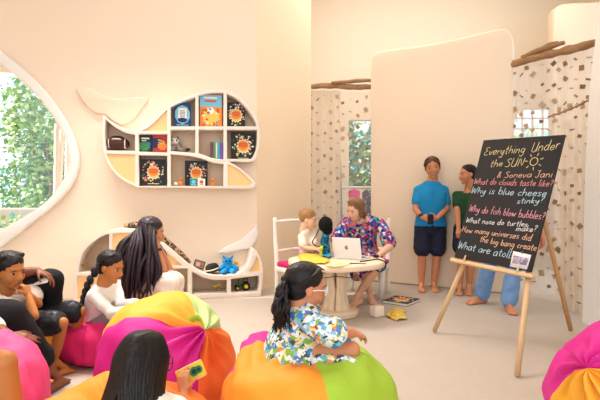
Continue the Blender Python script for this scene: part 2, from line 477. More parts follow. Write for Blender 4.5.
U = lambda lp: offs(lp, UD)
up_outer = smooth_path(U([(103.5, 115), (113, 122.5), (125, 128.5), (137, 131)]),
    U([(137, 131), (146, 127.5), (157, 117.5), (168, 107)]),
    U([(168, 107), (180, 100), (197, 93.5), (211, 90.5), (227, 90.5), (240, 97), (252, 110), (258, 122), (260, 134), (259.3, 147), (257, 157)]),
    U([(257, 157), (254, 161), (249, 162), (237, 161.5), (229, 161.8)]),
    U([(229, 161.8), (237, 166), (247, 174), (255.5, 183)]), U([(255.5, 183), (254.5, 187), (249, 189), (225, 188.5)]),
    U([(225, 188.5), (180, 188), (137, 187.5)]), U([(137, 187.5), (121, 179), (110, 167.5), (104.5, 152), (102.5, 133), (103.5, 115)]))
up_holes = [smooth_path(U(a), *[U(b) for b in r]) for a, *r in (
    ([(105.6, 119.5), (114, 126.5), (125, 132.5), (135, 134.8)], [(135, 134.8), (135, 150.8), (105.9, 150.3)], [(105.9, 150.3), (104.8, 135), (105.6, 119.5)]),
    ([(138.5, 134), (167.3, 134)], [(167.3, 134), (167.3, 152.5), (138.5, 151.5), (138.5, 134)]),
    ([(138.5, 155), (167.3, 155.6)], [(167.3, 155.6), (167.3, 186), (138.5, 186), (138.5, 155)]),
    ([(170.6, 107), (180, 102.7), (195.3, 97)], [(195.3, 97), (195.3, 126.3), (170.6, 126.3), (170.6, 107)]),
    ([(198.6, 95.5), (211, 93), (223.5, 92.8)], [(223.5, 92.8), (223.5, 126.3), (198.6, 126.3), (198.6, 95.5)]),
    ([(227, 93.8), (238, 99.5), (249, 111), (255, 121), (256.8, 126.3)], [(256.8, 126.3), (227, 126.3), (227, 93.8)]),
    ([(170.6, 129.6), (195.3, 129.6)], [(195.3, 129.6), (195.3, 153), (170.6, 151), (170.6, 129.6)]),
    ([(198.6, 129.6), (223.5, 129.6)], [(223.5, 129.6), (223.5, 159.5), (212, 158), (204, 155), (198.6, 153.3), (198.6, 129.6)]),
    ([(227, 129.6), (257.3, 129.6)], [(257.3, 129.6), (257.3, 140), (256, 150), (253, 157)], [(253, 157), (249, 159), (227, 158.8), (227, 129.6)]),
    ([(170.6, 154.2), (190, 156), (203, 159), (212, 162.3), (223.5, 164)], [(223.5, 164), (223.5, 186), (170.6, 186), (170.6, 154.2)]))]
up_panels = [smooth_path(U(a), *[U(b) for b in r]) for a, *r in (
    ([(140.5, 131), (148, 128), (158, 118.8), (167, 109.8)], [(167, 109.8), (167, 131), (140.5, 131)]),
    ([(106.2, 153.6), (135, 154.3)], [(135, 154.3), (135, 184.5)], [(135, 184.5), (122, 177), (112, 166.5), (106.2, 153.6)]),
    ([(227.8, 164), (236, 168), (246, 176), (252.5, 183)], [(252.5, 183), (250, 186), (227.8, 186), (227.8, 164)]))]
upper = shelf_unit('whale_wall_shelf', 'white whale shaped wall shelf holding books and a ball beside the window', UD, up_outer, up_holes, up_panels)

Lf = lambda lp: offs(lp, LD)
def fl(lp): return [(a, max(b, 0.0)) for a, b in lp]
low_outer = fl(smooth_path(Lf([(73, 304), (74, 281), (76, 266), (80.6, 251), (90, 240), (101, 233), (112, 230), (124, 228.5), (138, 230), (150, 235.5), (162, 242.5), (172, 250), (182, 259), (192, 267), (202, 272.5), (214, 275), (229, 275), (240, 272), (247, 265), (250, 256), (252, 249)]),
    Lf([(252, 249), (256, 250.5), (260, 257), (263, 268), (262.6, 282), (260.5, 296.5)]), Lf([(260.5, 296.8), (73, 306)])))
zb = .055
def hb(px): return (LW.sz(px, 250, LD)[0], zb)
low_holes = [
    smooth_path(Lf([(78.5, 272.5), (79.5, 264), (83.5, 252.5), (92, 243), (102, 236.5), (109, 234)]), Lf([(109, 234), (109, 272.5), (78.5, 272.5)])),
    smooth_path(Lf([(112.5, 268.5), (187.5, 268.5)]), [Lf([(187.5, 268.5)])[0], hb(187.5), hb(112.5), Lf([(112.5, 268.5)])[0]]),
    smooth_path(Lf([(192, 271.5), (202, 277), (214, 279.8), (227, 280)]), [Lf([(227, 280)])[0], hb(227), hb(192), Lf([(192, 271.5)])[0]]),
    smooth_path(Lf([(231, 279), (259, 275.5)]), [Lf([(259, 275.5)])[0], Lf([(259.3, 284)])[0], hb(257.5), hb(231), Lf([(231, 279)])[0]])]
low_panels = [
    smooth_path(Lf([(77.3, 276), (109, 276)]), [Lf([(109, 276)])[0], hb(109), hb(76.5), Lf([(77.3, 276)])[0]]),
    smooth_path(Lf([(112.5, 234), (125, 232.8), (137, 234.5), (149, 240), (161, 248), (171, 256), (182, 265.3)]), Lf([(182, 265.3), (112.5, 265.3), (112.5, 234)])),
    smooth_path(Lf([(249, 272), (254, 264), (256.5, 256)]), Lf([(256.5, 256), (259.5, 262), (261, 271.5)]), Lf([(261, 271.5), (249, 272)]))]
lower = shelf_unit('whale_floor_shelf', 'low white whale shaped floor cabinet with orange panels under the wall shelf', LD, low_outer, low_holes, low_panels, base_z=0.)

# raised whale flukes on the wall above each tail
FLUKE = mat('fluke_wood', 'F0DCC4', .7, .3, 14, .05, 8)
FLUKE2 = mat('fluke_white', 'F1E8E2', .6, .1, 14, .03, 8)
def fluke(pts, lab, m, d=.05):
    lp = smooth_path([LW.sz(px, py, d) for px, py in pts + pts[:1]], per=5)
    bm = flat_outline([lp], d - .004, .012); bm.transform(LW.M(.004))
    c = LW.pt(*pts[0], 0)
    single('whale_fluke', bm, m, c, lab, 'wall decoration')
fluke([(76, 87.5), (90, 88), (104, 95), (118, 98.5), (132, 97), (147, 97), (147.5, 101), (141, 109), (134, 118.5), (122, 125.5), (113, 121), (104.5, 114), (95, 112.5), (86, 105), (79, 95)], 'cream whale tail fluke fixed flat on the wall above the football shelf', FLUKE)
fluke([(257, 225), (258.4, 234), (255.5, 242), (251, 248.5), (242, 250), (234, 252), (224, 253.5), (219, 252.5), (224, 248), (234, 243), (242, 239), (250, 231)], 'white whale tail fluke fixed flat on the wall above the low cabinet', FLUKE2)

# ------------------------------------------------------------------ books
BLK = mat('cover_black', '23211F', .5); PAGES = mat('book_pages', 'EDE4D3', .8)
PALETTE = {k: mat('ink_' + k, v, .5) for k, v in dict(red='D8452F', orange='EE8A3A', yellow='F1C75A', cream='F3E6C8', green='3F8E57', teal='2E8C93', blue='2F78B8', sky='7CC3DC', navy='1F2F5E', pink='E0709A', white='F4F1EA', darkgreen='17473A', purple='5E3B86', brown='4A3428').items()}
def art_quad(bm, x, z, w, h, y, mi, rot=0.):
    M = Matrix.Translation((x, y, z)) @ Matrix.Rotation(rot, 4, 'Y')
    box(bm, (0, 0, 0), (w, .0012, h), M, mi)
def art_disc(bm, x, z, r, y, mi, n=14, spike=0., rx=1.):
    top = []; 
    for k in range(n):
        a = 2 * pi * k / n; q = r * (1 + (spike if k % 2 else 0)); top.append((x + cos(a) * q * rx, z + sin(a) * q))
    f = [bm.verts.new((p[0], y - .0006, p[1])) for p in top]; b = [bm.verts.new((p[0], y + .0006, p[1])) for p in top]
    ff = bm.faces.new(f); ff.material_index = mi
    for k in range(n):
        g = bm.faces.new((f[k], b[k], b[(k + 1) % n], f[(k + 1) % n])); g.material_index = mi
def book(label, w, h, t, cover, art, loc, rz, lean=0., group='books on the whale shelf', name='picture_book', tiltm=None):
    """local frame: cover faces -y, spine at -x, standing on z = 0"""
    root = empty(name, loc, label, 'book', group)
    root.rotation_euler = (-lean, 0, rz) if tiltm is None else tiltm
    bm = NB(); box(bm, (0, -t / 2 + .0015, h / 2), (w, .003, h)); box(bm, (0, t / 2 - .0015, h / 2), (w, .003, h)); box(bm, (-w / 2 + .0015, 0, h / 2), (.003, t, h))
    mk('cover', bm, cover, root, world=False, smooth=False)
    bm = NB(); box(bm, (.001, 0, h / 2), (w - .008, t - .007, h - .008)); mk('pages', bm, PAGES, root, world=False, smooth=False)
    if art:
        bm = NB(); names = art(bm, w, h, -t / 2 - .0008)
        mk('cover_print', bm, [PALETTE[k] for k in names], root, world=False, smooth=False)
    return root
def art_burst(seed):
    def f(bm, w, h, y):
        rnd = random.Random(seed); names = ['orange', 'yellow', 'cream', 'red', 'green', 'teal', 'pink', 'white']
        for k in range(46):
            a = rnd.uniform(0, 2 * pi); q = rnd.uniform(.62, .98)
            x = cos(a) * w * .46 * q * 1.05; z = h / 2 + sin(a) * h * .46 * q
            if abs(x) > w * .44 or abs(z - h / 2) > h * .45: continue
            art_disc(bm, x, z, rnd.uniform(.006, .012) * h / .3, y, rnd.choice((1, 2, 4, 5, 6, 7, 0, 2)), 7)
        art_disc(bm, 0, h * .5, h * .23, y - .0008, 2, 26, .25, .9); art_disc(bm, 0, h * .5, h * .20, y - .0016, 1, 26, .22, .92)
        art_disc(bm, 0, h * .53, h * .15, y - .0024, 0, 22, .25, 1.1)
        for j, (dz, ww) in enumerate(((.08, .36), (.03, .42), (-.02, .3))): art_quad(bm, 0, h * (.52 + dz), w * ww, h * .028, y - .0032, 3)
        art_quad(bm, 0, h * .30, w * .5, h * .018, y - .001, 7); art_quad(bm, 0, h * .07, w * .45, h * .02, y - .001, 2)
        return names
    return f
def art_blue(bm, w, h, y):
    art_disc(bm, 0, h * .5, h * .38, y, 1, 20, .06, .8); art_quad(bm, 0, h * .56, w * .5, h * .42, y - .0008, 0)
    for k in range(5): art_quad(bm, 0, h * (.42 + .06 * k), w * (.3 + .05 * (k % 2)), h * .022, y - .0016, 2)
    art_disc(bm, 0, h * .27, h * .1, y - .001, 2, 18, .1, 1.9); art_quad(bm, 0, h * .06, w * .7, h * .03, y, 1)
    return ['white', 'sky', 'navy']
def art_jolly(bm, w, h, y):
    rnd = random.Random(4); art_quad(bm, 0, h * .80, w * .98, h * .36, y, 0); art_quad(bm, 0, h * .32, w * .98, h * .60, y, 1)
    art_disc(bm, 0, h * .34, h * .24, y - .0008, 2, 22, .2); art_disc(bm, 0, h * .5, h * .1, y - .0016, 5, 12)
    for k in range(26): art_disc(bm, rnd.uniform(-.4, .4) * w, rnd.uniform(.06, .55) * h, h * rnd.uniform(.02, .05), y - .0024, rnd.choice((1, 2, 3, 4, 5, 6)), 8)
    for k in range(2): art_quad(bm, -.02 * w, h * (.9 - .1 * k), w * (.6 - .1 * k), h * .05, y - .0016, 3 if k else 5)
    return ['sky', 'orange', 'yellow', 'red', 'green', 'white', 'blue']
def art_green(bm, w, h, y):
    art_disc(bm, -.1 * w, h * .3, h * .22, y, 0, 18, .2, 1.3); art_quad(bm, 0, h * .72, w * .6, h * .08, y, 1); art_quad(bm, -.1 * w, h * .6, w * .35, h * .05, y, 1); art_disc(bm, .22 * w, h * .42, h * .1, y - .001, 2, 12, .3)
    return ['green', 'white', 'teal']
def art_red(bm, w, h, y):
    art_disc(bm, -.2 * w, h * .5, h * .24, y, 0, 16, .3, 1.2); art_disc(bm, .18 * w, h * .35, h * .18, y - .001, 1, 16, .3, 1.2); art_quad(bm, .1 * w, h * .62, w * .5, h * .06, y - .0016, 2, .35); art_quad(bm, .05 * w, h * .5, w * .4, h * .05, y - .0016, 2, .3)
    return ['navy', 'orange', 'yellow']
WZ = math.atan2(.205, .979)
def shelf_book(label, x0, x1, y0, y1, cover, art, off=.15, zfix=None, t=.018, lean=-.06):
    a0, z0 = LW.sz(x0, y1, off); a1, z1 = LW.sz(x1, y0, off)
    zb_ = zfix if zfix is not None else z0
    book(label, a1 - a0, z1 - zb_, t, cover, art, LW.W((a0 + a1) / 2, zb_, off), WZ, lean)
def hz(py): return LW.sz(200, py, UD)[1] + .005
RED = mat('cover_red', 'B5372E', .5); NAVY = mat('cover_navy', '1D3C6B', .5); SKYB = mat('cover_orange', 'E8703A', .5); DKG = mat('cover_dark_green', '152B26', .5)
shelf_book('black picture book with orange sunburst, upright in the top right shelf compartment', 227, 245, 103, 127, BLK, art_burst(1), zfix=hz(126.3), off=.11)
shelf_book('black picture book with orange sunburst, in the compartment just under the top right one', 231, 255, 133, 160, BLK, art_burst(2), zfix=hz(158.9), off=.11)
shelf_book('black picture book with orange sunburst, below the green and red books', 141, 166, 159.5, 187, BLK, art_burst(3), zfix=hz(186))
shelf_book('black picture book with orange sunburst, behind two small cards on the bottom shelf', 185, 207.5, 161, 187, BLK, art_burst(4), zfix=hz(186), off=.12)
shelf_book('navy blue book with a white panel, in the top left compartment', 174, 191, 103.5, 127, NAVY, art_blue, zfix=hz(126.3))
shelf_book('orange and sky blue picture book in the middle top compartment', 199.6, 222, 95.5, 127, SKYB, art_jolly, zfix=hz(126.3))
shelf_book('dark green book standing beside the red book in the tail', 138.6, 152.3, 133.5, 152.5, DKG, art_green, zfix=LW.sz(145, 151.6, UD)[1] + .006, t=.014)
shelf_book('red book with dark blots standing beside the dark green book', 153, 167, 134, 152.5, RED, art_red, zfix=LW.sz(160, 152.4, UD)[1] + .006, t=.014)
# spine-out books in the middle compartment
for k, (x, ww, top, c, lab) in enumerate(((211.6, 2.3, 142.5, '7A3B4F', 'maroon book standing spine out at the left end of the short row'), (214.2, 2.0, 142.5, '4E9A63', 'green book spine out, next to the maroon one'),
        (216.4, 1.6, 143, 'E7E0D2', 'thin cream book spine out in the middle of the short row'), (218.6, 2.4, 141.5, '3AA6B5', 'turquoise book spine out, right of the thin cream one'), (221.3, 2.6, 143.5, '6C4FA0', 'purple book spine out at the right end of the short row'))):
    a, z1 = LW.sz(x, top, .16); dz = LW.sz(x, 157.6 + .18 * (x - 211), UD)[1] + .006
    t = ww / F * 5.6
    root = empty('spine_book', LW.W(a, dz, .13), lab, 'book', 'spine out books on the whale shelf', WZ)
    m = mat('spine_%d' % k, c, .5)
    bm = NB(); hh = z1 - dz
    box(bm, (-t / 2 + .001, 0, hh / 2), (.002, .16, hh)); box(bm, (t / 2 - .001, 0, hh / 2), (.002, .16, hh)); box(bm, (0, -.079, hh / 2), (t, .002, hh)); mk('cover', bm, m, root, world=False, smooth=False)
    bm = NB(); box(bm, (0, .002, hh / 2), (t - .005, .15, hh - .006)); mk('pages', bm, PAGES, root, world=False, smooth=False)

# ------------------------------------------------------------------ small things on the upper shelf
def wl(px, py, off): return LW.pt(px, py, off)
# american football
c = wl(117.5, 144.5, .13); c.z = LW.sz(117, 150.5, UD)[1] + .092
root = empty('football', c - V((0, 0, .092)), 'brown american football with white end stripes in the tail compartment', 'ball')
bm = NB(); prof = []
N = 24
rings = []
for i in range(1, N):
    t = -1 + 2 * i / N; r = .092 * (1 - abs(t) ** 2.0) ** .75; rings.append((t * .142, r))
X, Y = LW.u, LW.u.cross(V((0, 0, 1)))
rr = [[bm.verts.new(c + X * x + Y * (r * cos(2 * pi * k / 20)) + V((0, 0, 1)) * (r * sin(2 * pi * k / 20))) for k in range(20)] for x, r in rings]
ring_bridge(bm, rr)
for f in bm.faces:
    s = abs((f.calc_center_median() - c).dot(X)); f.material_index = 1 if .078 < s < .1 else 0
mk('ball', bm, [mat('leather_brown', '4C2A20', .5, .3, 150), mat('stripe_white', 'EDE8E0', .6)], root)
bm = NB()
la = lambda s, a: c + X * s + (-Y * 0 + LW.n * cos(a) + V((0, 0, 1)) * sin(a)) * (.0935 * (1 - (s / .142) ** 2) ** .75)
tube(bm, [la(s * .01, .5) for s in range(-5, 6)], .003, n=6)
for s in range(-4, 5): tube(bm, [la(s * .011, .38), la(s * .011, .5) + LW.n * .003, la(s * .011, .62)], .0028, n=6)
mk('laces', bm, mat('stripe_white', 'EDE8E0'), root, label='white laces')

def plush_raccoon(c, label):
    root = empty('plush_raccoon', c, label, 'soft toy'); G = mat('plush_grey', '8C817A', .95, .6, 90); Wm = mat('plush_white', 'EAE3DA', .95, .5, 90); D = mat('plush_dark', '3B3430', .95, .4, 90)
    u, n, z = LW.u, LW.n, V((0, 0, 1))
    q = lambda x, y, h: c + u * x + n * y + z * h
    bm = NB(); ell(bm, q(.0, 0, .06), (.055, .05, .06)); ell(bm, q(.05, .01, .035), (.06, .035, .032)); mk('body', fuse(bm, .006, 2), G, root)
    bm = NB(); ell(bm, q(-.03, .02, .125), (.055, .045, .045)); ell(bm, q(-.03, .062, .115), (.025, .028, .02)); mk('head', fuse(bm, .006, 2), Wm, root, label='white face')
    for s in (-1, 1):
        bm = NB(); ell(bm, q(-.03 + .04 * s, .01, .168), (.018, .012, .02)); mk('ear', bm, G, root)
        bm = NB(); ell(bm, q(-.03 + .022 * s, .055, .132), (.014, .012, .013)); mk('eye_patch', bm, D, root, label='dark eye patch')
        bm = NB(); cap(bm, q(.02 * s, .04, .07), q(.05 * s - .01, .08, .03), .018, .02); mk('arm', bm, G, root)
        bm = NB(); cap(bm, q(.03 * s, .05, .03), q(.055 * s, .1, .02), .022, .018); mk('leg', bm, G, root)
    bm = NB(); ell(bm, q(-.03, .09, .12), (.008, .008, .007)); mk('nose', bm, D, root)
    bm = NB(); tube(bm, catmull([q(.05, 0, .04), q(.11, 0, .03), q(.15, .02, .035)], 6), interp([.018, .024, .012], 6)); mk('tail', bm, D, root, label='dark bushy tail')
plush_raccoon(LW.W(LW.sz(177, 150, .15)[0], LW.sz(178, 151.4, UD)[1] + .004, .11), 'grey plush raccoon with a white face slumped in the shelf compartment')
# small toys and cards on the bottom board
for px, hh, lab, cc in ((181, .10, 'small orange wooden figure standing left of the sunburst book', 'E0803A'), (213, .09, 'small orange pot shaped toy right of the sunburst book', 'EE7B2C')):
    a = LW.sz(px, 186, .17)[0]; b = LW.W(a, hz(186), .17); root = empty('wooden_figure', b, lab, 'toy')
    m = mat('toy_' + cc, cc, .5)
    bm = NB(); loft(bm, [(b + V((0, 0, h * hh)), V((1, 0, 0)), V((0, 1, 0)), r, r) for h, r in ((0, .022), (.1, .026), (.45, .022), (.6, .012))], 14); mk('body', bm, m, root)
    bm = NB(); ell(bm, b + V((0, 0, hh * .78)), (.021, .021, .021)); mk('head', bm, m, root)
b = LW.W(LW.sz(176, 186, .17)[0], hz(186), .17); root = empty('felt_ball', b, 'small cream felt ball on the bottom board of the wall shelf', 'ball')
bm = NB(); ell(bm, b + V((0, 0, .022)), (.022,) * 3); mk('ball', bm, PALETTE['cream'], root)
for px, cc, ss, lab in ((193.5, 'teal', 'sky', 'small teal card leaning on the lower sunburst book'), (201.5, 'white', 'red', 'small white card with a red mark leaning on the lower sunburst book')):
    a = LW.sz(px, 186, .19)[0]; root = empty('display_card', LW.W(a, hz(186), .185), lab, 'card', 'cards on the whale shelf', WZ); root.rotation_euler = (.0, 0, WZ)
    bm = NB(); box(bm, (0, 0, .042), (.085, .006, .084)); mk('card', bm, PALETTE[cc], root, world=False, smooth=False)
    bm = NB(); art_disc(bm, 0, .045, .022, -.0038, 0, 16); art_quad(bm, 0, .015, .05, .01, -.0038, 0); mk('print', bm, PALETTE[ss], root, world=False, smooth=False)

# ------------------------------------------------------------------ things in and on the low cabinet
# leopard-print cushion roll lying along the slope
LEO = spot_mat('leopard', 'B08A66', '261B17', 27, .52, mid='7A5136')
pts = [(124, 224.5), (136, 224), (147, 227.5), (158, 235), (170, 244.5), (181, 254), (190, 262)]
ctr = [LW.pt(px, py + 1.2, .2) for px, py in pts]
bm = NB(); tube(bm, catmull(ctr, 6), interp([.025, .055, .062, .062, .06, .055, .03], 6), n=12, flat=.75, wob=.12)
single('leopard_print_roll', bm, LEO, ctr[3] - V((0, 0, .06)), 'leopard print cushion roll lying along the sloping top of the low cabinet', 'cushion')
def low_top(px):     # height of the cabinet's slide at a pixel column
    best = min(((abs(a - LW.sz(px, 260, LD)[0]), b) for a, b in low_outer if b > .2), key=lambda t: t[0]); return best[1]
# hat
a = LW.sz(213, 268, .2)[0]; b = LW.W(a, low_top(213) + .022, .2)
root = empty('sun_hat', b, 'black brimmed hat with a pale band on the cabinet slide', 'hat'); HB = mat('hat_black', '1D1A1A', .8, .2, 120)
Mh = Matrix.Rotation(R_(14), 3, LW.n)
bm = NB(); loft(bm, [(b + Mh @ V((0, 0, h)), Mh @ LW.u, Mh @ LW.n, r, r * .85) for h, r in ((0.0, .125), (.008, .128), (.012, .12), (.02, .075))], 26, p=2); mk('brim', bm, HB, root)
bm = NB(); loft(bm, [(b + Mh @ V((0, 0, h)), Mh @ LW.u, Mh @ LW.n, r, r * .9) for h, r in ((.015, .083), (.05, .08), (.08, .07), (.095, .045), (.098, .02))], 26, p=2); mk('crown', bm, HB, root)
bm = NB(); loft(bm, [(b + Mh @ V((0, 0, h)), Mh @ LW.u, Mh @ LW.n, r, r * .9) for h, r in ((.02, .0855), (.035, .0845))], 26, p=2); mk('band', bm, PALETTE['cream'], root, label='pale hat band')
# photo block
a = LW.sz(198, 259, .16)[0]; root = empty('photo_block', LW.W(a, low_top(199) + .012, .17), 'small tilted photo block in a brown frame beside the black hat', 'picture', None, WZ); root.rotation_euler = (-.3, R_(18), WZ)
bm = NB(); box(bm, (0, 0, .05), (.13, .02, .1), bevel=.004); mk('frame', bm, mat('frame_brown', '5B4030', .6), root, world=False)
bm = NB(); art_quad(bm, 0, .05, .1, .07, -.0108, 0); art_disc(bm, -.015, .05, .024, -.0118, 1, 14); art_disc(bm, .028, .04, .016, -.0118, 2, 14); mk('photo', bm, [mat('photo_grey', '8D7B70'), mat('photo_pink', 'D9A08A'), mat('photo_red', 'A2432F')], root, world=False, smooth=False)
# blue plush
a = LW.sz(228, 268, .19)[0]; b = LW.W(a, low_top(228) + .004, .19)
root = empty('plush_monster', b, 'bright blue shaggy plush toy sitting in the hollow of the low cabinet', 'soft toy'); BL = mat('plush_blue', '1C8FD0', .9, .8, 70)
u, n, z = LW.u, LW.n, V((0, 0, 1)); q = lambda x, y, h: b + u * x + n * y + z * h
bm = NB(); ell(bm, q(0, 0, .065), (.07, .06, .065)); ell(bm, q(-.005, .01, .135), (.058, .052, .045)); me = fuse(bm, .007, 2); mk('body', wrinkle(me, .007, 38), BL, root)
for s in (-1, 1):
    bm = NB(); cap(bm, q(.05 * s, .02, .09), q(.10 * s, .05, .05), .028, .024); mk('arm', wrinkle(fuse(bm, .007, 1), .005, 40), BL, root)
    bm = NB(); cap(bm, q(.035 * s, .04, .03), q(.06 * s, .11, .028), .03, .028); mk('leg', wrinkle(fuse(bm, .007, 1), .005, 40), BL, root)
    bm = NB(); cap(bm, q(.03 * s, 0, .165), q(.055 * s, 0, .198), .02, .01); mk('ear', bm, BL, root)
    bm = NB(); ell(bm, q(.02 * s - .005, .055, .15), (.012, .01, .013)); mk('eye', bm, mat('eye_dark', '16110F', .2), root)
a = LW.sz(236, 266, .2)[0]; b2 = LW.W(a, low_top(235.5) + .015, .14)
bm = NB(); ell(bm, b2 + V((.01, 0, .05)), (.035, .03, .04)); ell(bm, b2 + V((.01, -.01, .10)), (.024, .022, .024)); ell(bm, b2 + V((.01, -.03, .098)), (.008, .012, .006)); 
single('felt_chick', fuse(bm, .006, 2), mat('felt_yellow', 'E3B23C', .9), b2, 'small yellow felt chick tucked behind the blue plush toy', 'soft toy')
# green tractor
def tractor(b, label):
    root = empty('toy_tractor', b, label, 'toy'); G = mat('toy_green', '1F6A35', .4); Yl = mat('toy_yellow', 'E5C63B', .5); T = mat('tyre', '1A1A1A', .8)
    u, n, z = LW.u, LW.n, V((0, 0, 1)); Mx = Matrix.Identity(4)
    for i in range(3): Mx[i][0], Mx[i][1], Mx[i][2], Mx[i][3] = u[i], n[i], z[i], b[i]
    bm = NB(); box(bm, (-.035, 0, .065), (.085, .045, .04), Mx, bevel=.008); box(bm, (.03, 0, .055), (.06, .06, .04), Mx, bevel=.006); mk('body', bm, G, root)
    bm = NB(); box(bm, (.035, 0, .135), (.06, .065, .01), Mx, bevel=.003)
    for sx in (-1, 1):
        for sy in (-1, 1): box(bm, (.035 + .025 * sx, .026 * sy, .1), (.007, .007, .07), Mx)
    mk('cab', bm, G, root)
    for sx, r in ((-.06, .032), (.038, .05)):
        for sy in (-1, 1):
            bm = NB(); c = b + u * sx + n * (.042 * sy) + z * r
            loft(bm, [(c + n * o, u, z, q, q) for o, q in ((-.013, r * .8), (-.011, r), (.011, r), (.013, r * .8))], 20, p=2); wh = mk('wheel', bm, T, root)
            bm = NB(); loft(bm, [(c + n * o, u, z, r * .5, r * .5) for o in (-.015, .015)], 16, p=2); mk('hub', bm, Yl, wh, label='yellow wheel hub')
    bm = NB(); cap(bm, b + u * -.05 + z * .08, b + u * -.05 + z * .125, .005, .005, 8); mk('exhaust', bm, T, root)
tractor(LW.W(LW.sz(242.5, 290, .2)[0], zb + .004, .2), 'green toy tractor with yellow hubs in the end compartment of the cabinet')
def animal(name, b, label, c1, hgt, neck, spots=None):
    root = empty(name, b, label, 'toy', 'toy animals in the cabinet'); m = spots or mat('toy_' + c1, c1, .6)
    u, n, z = LW.u, LW.n, V((0, 0, 1)); q = lambda x, y, h: b + u * x * hgt + n * y * hgt + z * h * hgt
    bm = NB(); cap(bm, q(-.25, 0, .48), q(.2, 0, .52), .13 * hgt, .14 * hgt)
    cap(bm, q(.22, 0, .55), q(.22 + neck[0], 0, .55 + neck[1]), .09 * hgt, .06 * hgt)
    hp = q(.22 + neck[0], 0, .55 + neck[1]); cap(bm, hp, hp + u * .16 * hgt - z * .04 * hgt, .075 * hgt, .045 * hgt)
    cap(bm, q(-.33, 0, .5), q(-.45, 0, .25), .03 * hgt, .02 * hgt)
    for sx in (-.25, .2):
        for sy in (-.08, .08): cap(bm, q(sx, sy, .45), q(sx, sy, .035), .055 * hgt, .04 * hgt)
    for s in (-1, 1): ell(bm, hp + n * .05 * s * hgt + z * .07 * hgt, (.02 * hgt, .02 * hgt, .045 * hgt))
    mk('body', fuse(bm, .006, 1), m, root)
animal('toy_giraffe', LW.W(LW.sz(217, 290, .2)[0], zb + .004, .2), 'small yellow and black giraffe figure in the middle cabinet compartment', 'D9B44A', .12, (.12, .42), spot_mat('giraffe', 'DDBB55', '3B2A18', 60, .35))
animal('toy_lion', LW.W(LW.sz(84, 271, .2)[0], LW.sz(84, 272.5, LD)[1] + .006, .24), 'small tan animal figure on the upper left board of the cabinet', 'A87B3E', .12, (.1, .16))
animal('toy_dinosaur', LW.W(LW.sz(176, 290, .2)[0], zb + .004, .22), 'small dark green dinosaur figure behind the seated woman in the cabinet', '1E7A35', .13, (.14, .2))
# ------------------------------------------------------------------ curtains and driftwood
DRIFT = mat('driftwood', 'A57F5C', .9, 1.0, 22, .45, 9)
CHIP = [mat('chip_brown', 'A8896A', .85, .4, 30, .2, 12), mat('chip_dark', '8E7156', .85, .4, 30, .2, 12), mat('chip_light', 'C6AB8C', .85, .4, 30, .2, 12)]
def sheer(name, hexc, f=.25):
    m = bpy.data.materials.new(name); m.use_nodes = True; nt = m.node_tree; nt.nodes.clear()
    o = nt.nodes.new('ShaderNodeOutputMaterial'); d = nt.nodes.new('ShaderNodeBsdfDiffuse'); t = nt.nodes.new('ShaderNodeBsdfTranslucent'); tr = nt.nodes.new('ShaderNodeBsdfTransparent')
    d.inputs[0].default_value = rgb(hexc); t.inputs[0].default_value = rgb(hexc)
    m1 = nt.nodes.new('ShaderNodeMixShader'); m1.inputs[0].default_value = .4; m2 = nt.nodes.new('ShaderNodeMixShader'); m2.inputs[0].default_value = f
    nt.links.new(d.outputs[0], m1.inputs[1]); nt.links.new(t.outputs[0], m1.inputs[2]); nt.links.new(m1.outputs[0], m2.inputs[1]); nt.links.new(tr.outputs[0], m2.inputs[2]); nt.links.new(m2.outputs[0], o.inputs[0])
    return m
SHEER = sheer('sheer_white', 'F7EFE6', .55); SHEER3 = sheer('sheer_thin', 'F7EFE6', .80); SHEER2 = sheer('sheer_cream', 'F3E3CF', .2)
def chip_mesh(seed):
    rnd = random.Random(seed); bm = NB(); n = 4; a0 = pi / 4 + rnd.uniform(-.12, .12); asp = rnd.choice((.25, .35, .5, .8, 1.1, 1.3))
    p = [(cos(a0 + 2 * pi * k / n) * rnd.uniform(.8, 1.1), sin(a0 + 2 * pi * k / n) * rnd.uniform(.8, 1.1) * asp) for k in range(n)]
    f = [bm.verts.new((x, -.16, z)) for x, z in p]; b = [bm.verts.new((x, .16, z)) for x, z in p]
    bm.faces.new(list(reversed(f))); bm.faces.new(b)
    for k in range(n): bm.faces.new((f[k], f[(k + 1) % n], b[(k + 1) % n], b[k]))
    bmesh.ops.recalc_face_normals(bm, faces=bm.faces[:]); bmesh.ops.bevel(bm, geom=bm.edges[:], offset=.06, segments=1, affect='EDGES')
    me = bpy.data.meshes.new('driftwood_chip'); bm.to_mesh(me); bm.free(); me.materials.append(CHIP[seed % 3]); return me
CM = [chip_mesh(i) for i in range(12)]
